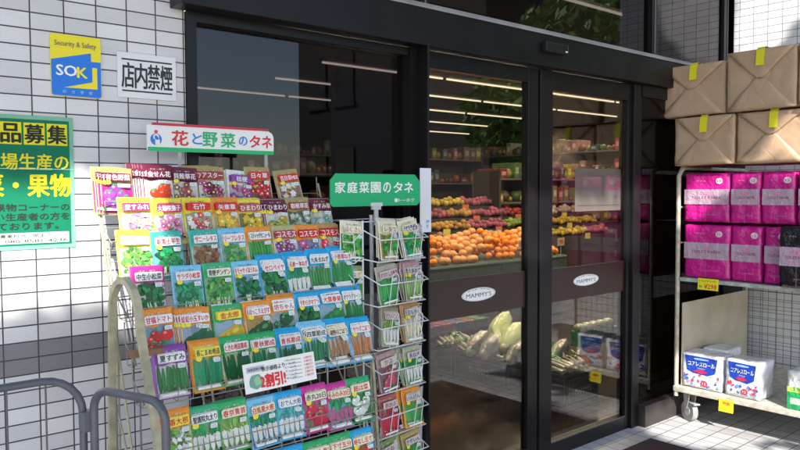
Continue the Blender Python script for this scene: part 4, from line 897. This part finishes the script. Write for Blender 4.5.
# --- kraft wrapped bundles on top
def bundle(p0, p1, z0, z1, label, seed, xo=0, tape=True):
    zc = (z0+z1)/2; ya_, yb_ = ypx(p0, zc, XC+xo), ypx(p1, zc, XC+xo); w_ = ya_-yb_; h = z1-z0; d = .42
    rnd = random.Random(seed); import bmesh
    from mathutils import noise as mn
    b = MB(); bm = bmesh.new(); bmesh.ops.create_cube(bm, size=1); bmesh.ops.subdivide_edges(bm, edges=bm.edges[:], cuts=38, use_grid_fill=True)
    for v in bm.verts:
        u = v.co*2; p = Vector((v.co.x*d, v.co.y*w_, v.co.z*h)); s_ = sorted(map(abs, u))
        if s_[1] > .93: p *= .992
        if s_[1] > .99: p *= .992
        if u.x < -.99: p.x -= .005*(1-u.y*u.y)*(1-u.z*u.z)
        nz = mn.noise(p*9+Vector((seed*3.1, 0, 0)))*.004+abs(mn.noise(p*16+Vector((0, seed*2.3, 0))))*.005
        a = [abs(q) > .99 for q in u]
        for k in range(3):
            if a[k]: p[k] += math.copysign(nz, u[k])*.8
        p.z += .008*mn.noise(Vector((p.x*4, p.y*4, seed)))
        v.co = p
    bm.verts.index_update(); b.add([v.co[:] for v in bm.verts], [tuple(v.index for v in f.verts) for f in bm.faces], (.4, .3, .2), 'kraft', True); bm.free()
    o = thing('wrapped_bundle', label, 'wrapped bundle', (XC+xo+d/2, (ya_+yb_)/2, zc), rnd.uniform(-.02, .02), 'kraft paper bundles on the cart'); b.build('paper_wrapping', o)
    for nm_, sg_, dp, wd_, off_ in (('lower_flap', -1, rnd.uniform(.50, .56), .16, .0085), ('upper_flap', 1, rnd.uniform(.44, .52), .10, .0125)):
        f = MB(); hw, hh = w_/2*.985, h/2*.985; n_ = 8; P_ = []
        for i in range(n_+1):
            t_ = i/n_; half = hw*(1-t_)+hw*wd_*t_; z_ = sg_*(hh-h*dp*t_); sk = (rnd.random()-.5)*.004
            for j in range(9):
                q = j/8*2-1; bow = .0045*(1-(q)**2)*(1-abs(2*t_-1)*.3)+mn.noise(Vector((q*2.3+seed, t_*3, sg_)))*.003
                P_.append((-d/2-off_-bow-(.002 if t_ > .9 else 0), q*half+sk, z_))
        fs_ = [(i*9+j, i*9+j+1, (i+1)*9+j+1, (i+1)*9+j) for i in range(n_) for j in range(8)]
        if sg_ > 0: fs_ = [q[::-1] for q in fs_]
        f.add(P_, fs_, (.4, .3, .2), 'kraft', True); fo = f.build(nm_, o); md = fo.modifiers.new('thick', 'SOLIDIFY'); md.thickness = .0018; md.offset = 0
    # yellow tape over the top front edge
    tp = MB(); tw = .045; y_ = 0.012*rnd.uniform(-1, 1)+(-.01); T = (.80, .72, .02)
    pr = [(-d/2+.10, h/2+.009), (-d/2+.0, h/2+.009), (-d/2-.017, h/2-.006), (-d/2-.024, h/2-.045), (-d/2-.028, h/2-.094)]
    vs = []
    for x, z in pr:
        for s in (-1, 1): vs.append((x, y_+s*tw/2+rnd.uniform(-.001, .001), z))
    tp.add(vs, [(2*i, 2*i+1, 2*i+3, 2*i+2)[::-1] for i in range(len(pr)-1)], T, 'sign'); me_ = tp.build('tape', o)
    sm = me_.modifiers.new('thick', 'SOLIDIFY'); sm.thickness = .001
bundle(675, 735, 1.575, 1.862, 'brown paper bundle with yellow tape, lower row, left one', 1, .0)
bundle(736.5, 806, 1.575, 1.862, 'brown paper bundle with yellow tape, lower row, right one', 2, -.0)
bundle(660.5, 726, 1.872, 2.175, 'brown paper bundle with yellow tape, upper row, left one', 3, -.0)
bundle(727, 797, 1.872, 2.205, 'brown paper bundle with yellow tape, upper row, the middle one', 4, -.03)
bundle(798.5, 850, 1.872, 2.20, 'brown paper bundle, upper row, cut by the right frame edge', 5, -.03)

# ---------------------------------------------------------------- inside the shop
def inside(px, py, y): return at(px, py, 1, y)
# dark sheet behind the window, pale sheet on the right door
A = inside(331, 80, .05); B = inside(406, 260, .05); b = MB(); b.box((A.x, .048, B.z-.3), (B.x, .052, A.z), (.16, .16, .19), 'paper')
for x, z in ((A.x+.02, A.z-.02), (B.x-.02, A.z-.02)): b.box((x-.02, .046, z-.008), (x+.02, .0475, z+.008), (.06, .06, .07), 'paper')
tag(b.build('window_sheet'), 'dark grey sheet taped behind the window left of the doors', 'notice')
A = inside(575, 168, .012); B = inside(621, 210, .012); b = MB(); b.box((A.x, .010, B.z), (B.x, .012, A.z), (.55, .56, .62), 'paper'); b.box((A.x+.02, .0085, B.z+.03), (B.x-.02, .0095, B.z+.033), (.2, .2, .25), 'paper'); tag(b.build('door_sheet'), 'pale blank sheet stuck inside the right sliding door', 'notice')
# dark display base with the shop name
bx0, bx1, by0, by1, bzt = inside(567, 400, .45).x, inside(590, 395, .45).x+.1, .45, 2.0, None
bzt = inside(567, 377, .45).z
def dbase(y0, y1, label):
    o = thing('display_base', label, 'display base', ((bx0+bx1)/2, (y0+y1)/2, 0), 0, 'dark display bases behind the doors'); w = (bx1-bx0)/2; h = (y1-y0)/2
    b = MB(); b.bbox((-w, -h+.002, .0), (w, h-.002, bzt), .004, (.035, .022, .02), 'dark'); b.build('cabinet', o)
    m = MB(); c = (.45, .42, .40); H = bzt
    for (hw) in (w,):
        y = -h-.002
        for z in (.03, H-.03): m.quad(-w+.02, z-.0015, w-.02, z+.0015, y, c, 'matte')
        for x in (-w+.02, w-.02): m.quad(x-.0015, .03, x+.0015, H-.03, y, c, 'matte')
        m.text("MAMMY'S", 0, H*.45, w*1.0, .045, y, (.6, .57, .55), 'matte', .015)
        m.tube([(w*.6*math.cos(a), y, H*.45+.02+.05*math.sin(a)) for a in [math.radians(q) for q in range(20, 161, 20)]], .0015, c, 'matte', 4)
    m2 = MB(); x = -h
    for z in (.03, H-.03): m2.quad(-h+.02, z-.0015, h-.02, z+.0015, 0, c, 'matte')
    for q in (-h+.02, h-.02): m2.quad(q-.0015, .03, q+.0015, H-.03, 0, c, 'matte')
    m2.text("MAMMY'S", 0, H*.5, h*.75, .05, -.0005, (.55, .52, .50), 'matte', .015)
    m2.xf(Matrix.Translation((-w-.002, 0, 0)) @ Matrix.Rotation(-math.pi/2, 4, 'Z'))
    m.add(m2.v, m2.f, c, 'matte'); m.c[-len(m2.f):] = m2.c; m.build('lettering', o)
dbase(.45, .97, 'dark display base with white shop name, nearest the doors'); dbase(.975, 1.5, 'dark display base with white shop name, middle of the row'); dbase(1.505, 2.02, 'dark display base, farthest of the row from the doors')
# cabbages in film lying on the base
NC = (.55, .66, .30)
from mathutils import noise as mn2
def cabb(p, L, r, rz, tilt, label, col=NC):
    b = MB(); R = Matrix.Rotation(rz, 3, 'Z') @ Matrix.Rotation(tilt, 3, 'Y')
    b.ell((0, 0, 0), (L, r, r), col, 'film', 18, 12, R, lambda q: 1+.12*mn2.noise(q*3+Vector(p))+.05*math.sin(8*math.atan2(q.y, q.z)))
    b.ell(R @ Vector((-L*.75, 0, 0)), (L*.35, r*.6, r*.6), (.75, .78, .65), 'film', 12, 8, R)
    tag(b.build('napa_cabbage', None, p), label, 'cabbage', 'vegetables on the dark display base')
for i, (px, py, y, L, r, t, lb) in enumerate(((500, 327, .9, .16, .065, -.5, 'topmost pale green napa cabbage lying on the heap'), (512, 338, .75, .16, .07, -.45, 'napa cabbage in front on the heap, seen through the left door'),
        (525, 336, 1.0, .15, .07, -.4, 'napa cabbage against the door stile'), (478, 343, 1.1, .15, .06, -.35, 'wrapped napa cabbage at the left end of the heap'), (492, 346, .8, .15, .06, -.3, 'lowest napa cabbage, in front at the left of the heap'), (560, 350, .75, .14, .055, -.3, 'napa cabbage seen at the left edge of the right door'), (518, 352, .62, .15, .055, -.25, 'napa cabbage lying lowest against the left door'))):
    cabb(tuple(inside(px, py, y)), L, r, .3, t, lb, NC if i < 3 else (.5, .5, .45))
def bag(p, s, col, label, seed):
    rn = random.Random(seed); b = MB()
    for i in range(7):                                   # stalks lying towards the doors, leaves spreading at the far end
        x = (i-3)*s*.28; z = s*(.35+.35*(i % 2)); r0 = s*rn.uniform(.15, .24); y0 = -s*rn.uniform(.9, 1.3)
        b.tube([(x, y0, z), (x+rn.uniform(-.01, .01), y0*.2, z+.01), (x*1.1, s*.7, z+.02)], [r0, r0*.9, r0*.5], (.62, .64, .52), 'film', 8)
        for k in range(4):
            q = Vector((x+rn.uniform(-.03, .03), s*rn.uniform(.4, 1.3), z+rn.uniform(-.01, .05))); R_ = Matrix.Rotation(rn.uniform(-.6, .6), 3, 'Z') @ Matrix.Rotation(rn.uniform(-.5, .5), 3, 'X')
            b.ell(q, (s*.17, s*.55, s*.035), tuple(c*rn.uniform(.4, 1.0) for c in (.25, .45, .10)), 'film', 8, 5, R_)
    tag(b.build('vegetable_bundle', None, p, (0, 0, rn.uniform(-.5, .5))), label, 'vegetables', 'vegetable bundles behind the doors')
cols = [(.45, .48, .40), (.55, .52, .45), (.35, .42, .22), (.5, .42, .38), (.40, .45, .42), (.3, .4, .18), (.45, .5, .3)]
for i in range(12):
    t = i/11; y = .55+1.35*(i % 6)/5+.04*(i % 2); x = bx0+.06+.14*(i // 6)
    bag((x, y, bzt+.002), .075, cols[i % 7], 'pale stalked bundle of %s on the dark display base, %s row, %s' % (['leeks', 'radishes', 'greens', 'onions', 'sprouts', 'herbs'][i % 6], 'front' if i < 6 else 'back', 'near end' if i % 6 < 2 else 'middle' if i % 6 < 4 else 'far end'), i)
# green and white bottles / baskets right of the stile
for i in range(5):
    p = inside(580+i*7, 361-i*1.2, .95); b = MB()
    b.bbox((-.045, -.06, 0), (.045, .06, .12), .01, (.02, .30, .09), 'film')
    for k in range(4): b.box((-.04+.022*k, -.0615, .02), (-.034+.022*k, -.0605, .11), (.15, .5, .2), 'film')
    b.ell((0, 0, .14), (.05, .06, .04), (.45, .55, .3), 'film', 10, 6); tag(b.build('vegetable_basket', None, (p.x, p.y, bzt+.002)), 'green slatted basket of greens, %s of five behind the right door' % ['first', 'second', 'third', 'fourth', 'fifth'][i], 'basket', 'green baskets behind the right door')
# fruit tables
def fruit_table(x0, x1, y0, y1, z, label, col=(.10, .16, .17)):
    t = thing('fruit_table', label, 'display table', ((x0+x1)/2, (y0+y1)/2, 0)); hx, hy = (x1-x0)/2, (y1-y0)/2
    b = MB(); b.bbox((-hx, -hy, z-.20), (hx, hy, z), .01, col, 'paint'); b.build('table_top', t)
    b = MB(); b.box((-hx+.05, -hy+.05, 0), (hx-.05, hy-.05, z-.201), (.05, .05, .05), 'matte'); b.build('plinth', t)
    b = MB(); b.box((-hx, -hy-.004, z-.02), (hx, -hy-.001, z-.005), (.35, .5, .5), 'paint'); b.build('trim', t); return t
TX0 = inside(425, 275, 2.6).x; TX1 = inside(527, 262, 2.6).x+.7; TZ = inside(470, 264, 2.6).z
fruit_table(TX0-.8, TX1, 2.6, 3.6, TZ, 'teal edged fruit table heaped with oranges inside the shop')
ob = MB(); ob.ell((0, 0, 0), (.040, .040, .037), (.85, .30, .02), 'fruit', 14, 9); om = ob.mesh('orange')
ob = MB(); ob.ell((0, 0, 0), (.046, .046, .040), (.80, .42, .16), 'fruit', 14, 9); om2 = ob.mesh('orange')
cnt = 0
for lay in range(3):
    for r_ in range(5-lay):
        for c_ in range(26-lay*3):
            if random.random() < .15: continue
            x = TX0-.3+lay*.15+c_*.096+random.uniform(-.03, .03); y = 2.68+r_*.10+lay*.06+random.uniform(-.02, .02); z = TZ+.045+lay*.07+r_*.035+random.uniform(-.008, .014)+.03*math.sin(c_*.7)*(lay+r_ > 0)
            o = bpy.data.objects.new('orange', om if (c_//6+r_//3) % 2 == 0 else om2); C.objects.link(o); o.location = (x, y, z)
            tag(o, 'bright orange citrus fruit heaped on the teal edged table' if o.data is om else 'paler orange fruit in the heap on the teal edged table', 'fruit', 'bright oranges on the fruit table' if o.data is om else 'pale oranges on the fruit table'); cnt += 1
# price cards
for (px, py, lb) in ((522, 246, 'small white price card standing in the oranges'), (561, 243, 'small orange and white price card seen through the right door')):
    p = inside(px, py, 2.62); b = MB(); b.box((-.06, -.002, 0), (.06, .002, .09), (.75, .65, .5), 'paper'); b.text('98', 0, .045, .07, .045, -.0026, (.7, .1, .02), 'paper', .03); b.box((-.003, 0, -.12), (.003, .004, 0), (.5,)*3, 'paper'); tag(b.build('price_card', None, (p.x, p.y, p.z-.03)), lb, 'price card')
# shelves with goods farther in
def shelf(x0, x1, y, n, label, pal, seed, h=2.0, d=.5, at_=None, rz=0):
    rnd = random.Random(seed); t = thing('goods_shelf', label, 'shelving', at_ or ((x0+x1)/2, y, 0), rz); hx = (x1-x0)/2
    b = MB(); b.box((-hx, d/2-.02, 0), (hx, d/2, h), (.12, .11, .10), 'matte')
    for x in (-hx, hx-.03): b.box((x, -d/2, 0), (x+.03, d/2-.021, h), (.05, .045, .04), 'matte')
    b.build('cabinet', t)
    g = MB()
    for k in range(n):
        z = .3+(h-.4)*k/(n-1); s = MB(); s.box((-hx+.031, -d/2, z-.025), (hx-.031, d/2-.021, z), (.16, .14, .13), 'matte'); s.build('shelf_board', t)
        x = -hx+.05
        while x < hx-.15:
            w = rnd.uniform(.06, .16); hh = rnd.uniform(.10, .24); c = rnd.choice(pal); v = rnd.uniform(.3, .8); c = tuple(q*v for q in c)
            if rnd.random() < .5: g.bbox((x, -d/2+.03, z+.001), (x+w, d/2-.05, z+hh), .008, c, 'film'); g.box((x+w*.2, -d/2+.0285, z+hh*.3), (x+w*.8, -d/2+.0295, z+hh*.7), tuple(min(1, q*1.5+.2) for q in c), 'paper')
            else: g.ell((x+w/2, -d/2+.1, z+w*.5), (w*.5, w*.5, w*.5), c, 'fruit', 10, 7)
            x += w+rnd.uniform(.0, .02)
    o = g.build('goods', t); o['kind'] = 'stuff'
PAL = [(.45, .08, .08), (.5, .2, .1), (.4, .35, .1), (.15, .3, .1), (.5, .45, .42), (.3, .12, .25), (.12, .25, .35), (.55, .3, .3), (.3, .22, .16)]
st = thing('produce_stand', 'stepped stand of mixed fruit and vegetables behind the heaped oranges', 'produce stand', (5.9, 4.0, 0))
b = MB()
for k in range(4): b.bbox((-2.4, -.35+.2*k, 0), (2.9, -.151+.2*k, .80+.14*k), .006, (.05, .045, .04), 'matte')
b.build('steps', st)
b = MB(); rn = random.Random(5)
for k in range(4):
    x = -2.35; c = None; run = 0
    while x < 2.82:
        if run <= 0: c = rn.choice([(.55, .30, .05), (.45, .05, .04), (.25, .38, .06), (.60, .45, .06), (.40, .10, .16), (.50, .24, .12), (.15, .28, .08), (.55, .50, .40)]); run = rn.randint(5, 11)
        run -= 1
        for j in range(2):
            r = rn.uniform(.032, .048); v = rn.uniform(.6, 1.15); b.ell((x+rn.uniform(-.012, .012), -.29+.2*k+.085*j, .80+.14*k+r+rn.uniform(0, .03)+.03*j), (r, r, r*rn.uniform(.75, 1.1)), tuple(q*v for q in c), 'fruit', 9, 6)
        x += .075
    for q in range(6): xx = -2.1+.85*q+rn.uniform(-.15, .15); b.box((xx-.06, -.352+.2*k, .80+.14*k-.05), (xx+.06, -.3505+.2*k, .80+.14*k+.03), rn.choice([(.7, .65, .5), (.7, .6, .1), (.65, .2, .1)]), 'paper')
o = b.build('produce', st); o['kind'] = 'stuff'
shelf(2.0, 6.2, 5.2, 5, 'long shelving of packed goods behind the fruit table', PAL, 3, 1.75)
shelf(3.5, 9.5, 7.2, 5, 'far shelving of mixed goods deep inside the shop', PAL, 4, 2.1)
shelf(6.8, 9.8, 4.4, 5, 'shelving of yellow and red goods seen through the right door', PAL+[(.6, .5, .05)]*4, 5, 1.7)
shelf(.2, 1.9, 6.0, 5, 'shelving standing deep behind the dark window', PAL, 6, 1.6)
shelf(0, 7.0, 0, 6, 'tall wall shelving of mixed goods on the right side of the shop', PAL, 8, 2.2, .5, (10.2, 5.0, 0), -math.pi/2)
b = MB()
for i in range(5): b.bbox((-.35+.14*i, -.2, 0), (-.23+.14*i, .2, .22), .01, [(.2, .04, .2), (.3, .04, .10), (.06, .1, .3), (.25, .1, .05), (.05, .2, .08)][i], 'film')
p = inside(445, 345, 1.9); tag(b.build('tray_of_cartons', None, (p.x, p.y, p.z)), 'row of purple, red and green cartons at the left edge of the left door', 'cartons')
b = MB(); b.bbox((p.x-.45-0*p.x-p.x+p.x, p.y-.25, .0), (p.x+.45, p.y+.25, p.z-.003), .01, (.06, .05, .045), 'matte'); tag(b.build('carton_stand'), 'low brown stand under the row of coloured cartons', 'stand')

# ---------------------------------------------------------------- across the pavement: trees and a dark building (first tree added to shape the sunlight, the rest reflected)
S3 = SUN; ux = Vector((0, 0, 1)).cross(S3).normalized(); uy = S3.cross(ux)
def prj(p): p = Vector(p); return (p.dot(ux), p.dot(uy))
def quadset(pts): return [prj(p) for p in pts]
LIT = [quadset(q) for q in (  # sun patches that the added tree's crown is cut to let through
  [(-1.2, 0, 1.11), (.40, 0, 1.11), (.40, 0, 1.42), (-1.2, 0, 1.43)],
  [(.08, -.28, 1.14), (.27, -.28, 1.20), (.34, -.28, 1.34), (.15, -.28, 1.40)],
  [(4.68, -.02, 2.10), (4.68, -.14, 2.36), (4.68, -.42, 2.60), (4.68, -.42, 3.3), (4.68, -.02, 3.3)],
  [(3.6, -.15, 1.235), (3.6, -.40, 1.235), (3.6, -.385, 1.535), (3.6, -.15, 1.545)],
  [(3.6, -.55, 1.585), (3.6, -.90, 1.90), (3.6, -1.1, 1.585)],
  [(3.6, -.39, 1.585), (3.6, -.47, 1.70), (3.6, -.50, 1.585)],
  [(3.6, -.14, .20), (3.6, -.66, .20), (3.6, -.66, .47), (3.6, -.14, .47)],
  [(3.6, -.60, .19), (3.6, -1.2, .19), (3.6, -1.2, .33), (3.6, -.60, .33)],
  [(3.34, -.02, .0), (3.8, -.02, .0), (3.8, -.57, .0), (3.45, -.62, .0), (3.18, -.40, .0)],
  [(2.75, .85, .33), (3.9, .85, .33), (3.9, .85, .62), (2.75, .85, .62)],
  [(3.1, -.75, .0), (3.55, -.80, .0), (3.55, -1.7, 0), (3.2, -1.6, 0)],
 )]
def inpoly(p, poly):
    c = False; n = len(poly)
    for i in range(n):
        (x1, y1), (x2, y2) = poly[i], poly[(i+1) % n]
        if (y1 > p[1]) != (y2 > p[1]) and p[0] < (x2-x1)*(p[1]-y1)/(y2-y1)+x1: c = not c
    return c
def tree(loc, height, label, crown, n, gaps, seed, leaf=.13, trunk=.12, cols=None):
    """crown = list of (centre, radii); with gaps, leaves and limbs are left out to shape the LIT sun patches"""
    rnd = random.Random(seed); t = thing('street_tree', label, 'tree', loc, 0, 'trees across the pavement'); L = Vector(loc)
    b = MB(); top = Vector((crown[0][0][0]-L.x, crown[0][0][1]-L.y, crown[0][0][2])); 
    b.tube([(0, 0, 0), (.02, .01, height*.25), (top.x*.4, top.y*.4, height*.55), (top.x*.8, top.y*.8, height*.8)], [trunk, trunk*.85, trunk*.6, trunk*.3], (.1,)*3, 'bark', 10); b.build('trunk', t)
    b = MB()
    for c, r in crown:
        for k in range(4):
            e = Vector(c)-L+Vector((rnd.uniform(-.6, .6)*r[0], rnd.uniform(-.6, .6)*r[1], rnd.uniform(-.3, .4)*r[2])); s = Vector((top.x*.4, top.y*.4, height*.55))
            if gaps and any(inpoly((lambda a: (a[0]+dx, a[1]+dz))(prj(L+s.lerp(e, q/30))), P_) for q in range(31) for P_ in LIT for dx, dz in ((0, .07), (0, -.07), (.05, 0), (-.05, 0))): continue
            b.tube([s, s.lerp(e, .5)+Vector((0, 0, .1)), e], [trunk*.3, trunk*.2, .015], (.1,)*3, 'bark', 6)
    b.build('limbs', t)
    b = MB(); vs, fs, cs = [], [], []
    for i in range(n):
        c, r = crown[i % len(crown)]; d = Vector((rnd.gauss(0, 1), rnd.gauss(0, 1), rnd.gauss(0, 1))).normalized(); rad = rnd.random()**.45
        p = Vector(c)+Vector((d.x*r[0]*rad, d.y*r[1]*rad, d.z*r[2]*rad))
        s = leaf*rnd.uniform(.6, 1.3)
        if gaps:
            q = prj(p); m_ = s*.8
            if any(inpoly((q[0]+dx*m_, q[1]+dy*m_), P_) for P_ in LIT for dx, dy in ((0, 0), (1, 0), (-1, 0), (0, 1), (0, -1))): continue
            nrm = (S3+Vector((rnd.gauss(0, .35), rnd.gauss(0, .35), rnd.gauss(0, .35)))).normalized()
        else: nrm = Vector((rnd.gauss(0, 1), rnd.gauss(0, 1), rnd.gauss(0, 1))).normalized()
        a = nrm.orthogonal().normalized(); a = Matrix.Rotation(rnd.uniform(0, 6.28), 3, nrm) @ a; c2 = nrm.cross(a); k = len(vs); p = p-L
        vs += [p-a*s, p+c2*s*.5-a*.1*s, p+a*s, p-c2*s*.5+a*.1*s]; g = rnd.uniform(.6, 1.3); fs.append((k, k+1, k+2, k+3)); g *= 1 if gaps else 2.0; cs.append((.06*g, .115*g, .028*g))
    b.add(vs, fs, (.05, .1, .03), 'leaf'); b.c = cs; b.build('crown', t)
tree((-3.6, -5.6, 0), 6.0, 'added unseen tree behind the viewer, its crown cut to let sun patches through', [((-2.2+q*1.25, -5.0, zc), (1.35, .55, 1.5)) for q in range(-2, 4) for zc in (4.6, 6.2, 7.6)], 48000, True, 1, .095, .16)

tree((9.0, -4.5, 0), 4.6, 'broad green tree beyond the roll cart, mirrored in the left door', [((8.3, -3.9, 3.2), (1.3, 1.2, 1.0)), ((9.8, -4.6, 3.6), (1.5, 1.4, 1.2)), ((8.9, -5.6, 2.7), (1.1, 1.0, .8))], 5200, False, 2, .11, .13)
tree((12.5, -3.2, 0), 6.5, 'tall green tree farther along the street, mirrored in the upper glass', [((12.3, -3.0, 4.6), (1.8, 1.5, 1.6)), ((13.4, -4.0, 6.0), (1.8, 1.6, 1.5)), ((11.6, -2.2, 5.6), (1.3, 1.2, 1.2))], 6000, False, 3, .14, .16)
tree((3.4, -13.5, 0), 3.4, 'low dark tree across the road, mirrored in the window', [((3.2, -13.4, 2.6), (1.6, 1.2, 1.2)), ((4.6, -13.8, 2.1), (1.4, 1.2, 1.0))], 3000, False, 4, .14, .12)
bd = thing('office_building', 'dark brown building across the street, mirrored in the window', 'building', (21.2, -17, 0))
b = MB(); b.box((-6.0, -5, -.5), (12, 5, 16), (.055, .05, .05), 'matte'); b.build('wall', bd)
for k in range(2):
    for j in range(2):
        b = MB(); b.box((-6.06, -4.2+1.7*j, 1.2+3.4*k), (-6.0, -3.1+1.7*j, 3.0+3.4*k), (.05, .06, .07), 'glass'); b.box((-6.08, -4.3+1.7*j, 1.1+3.4*k), (-6.0, -3.0+1.7*j, 1.19+3.4*k), (.05,)*3, 'matte'); b.build('window', bd)
b = MB()
for i in range(2):
    pts = [Vector((-10, -9, 6.2+.25*i)).lerp(Vector((30, -9, 6.0+.25*i)), q/24)-Vector((0, 0, .9*(1-((q-12)/12)**2))) for q in range(25)]; b.tube(pts, .012, (.02,)*3, 'matte', 6)
tag(b.build('overhead_cable'), 'pair of sagging overhead cables mirrored in the window', 'cable')
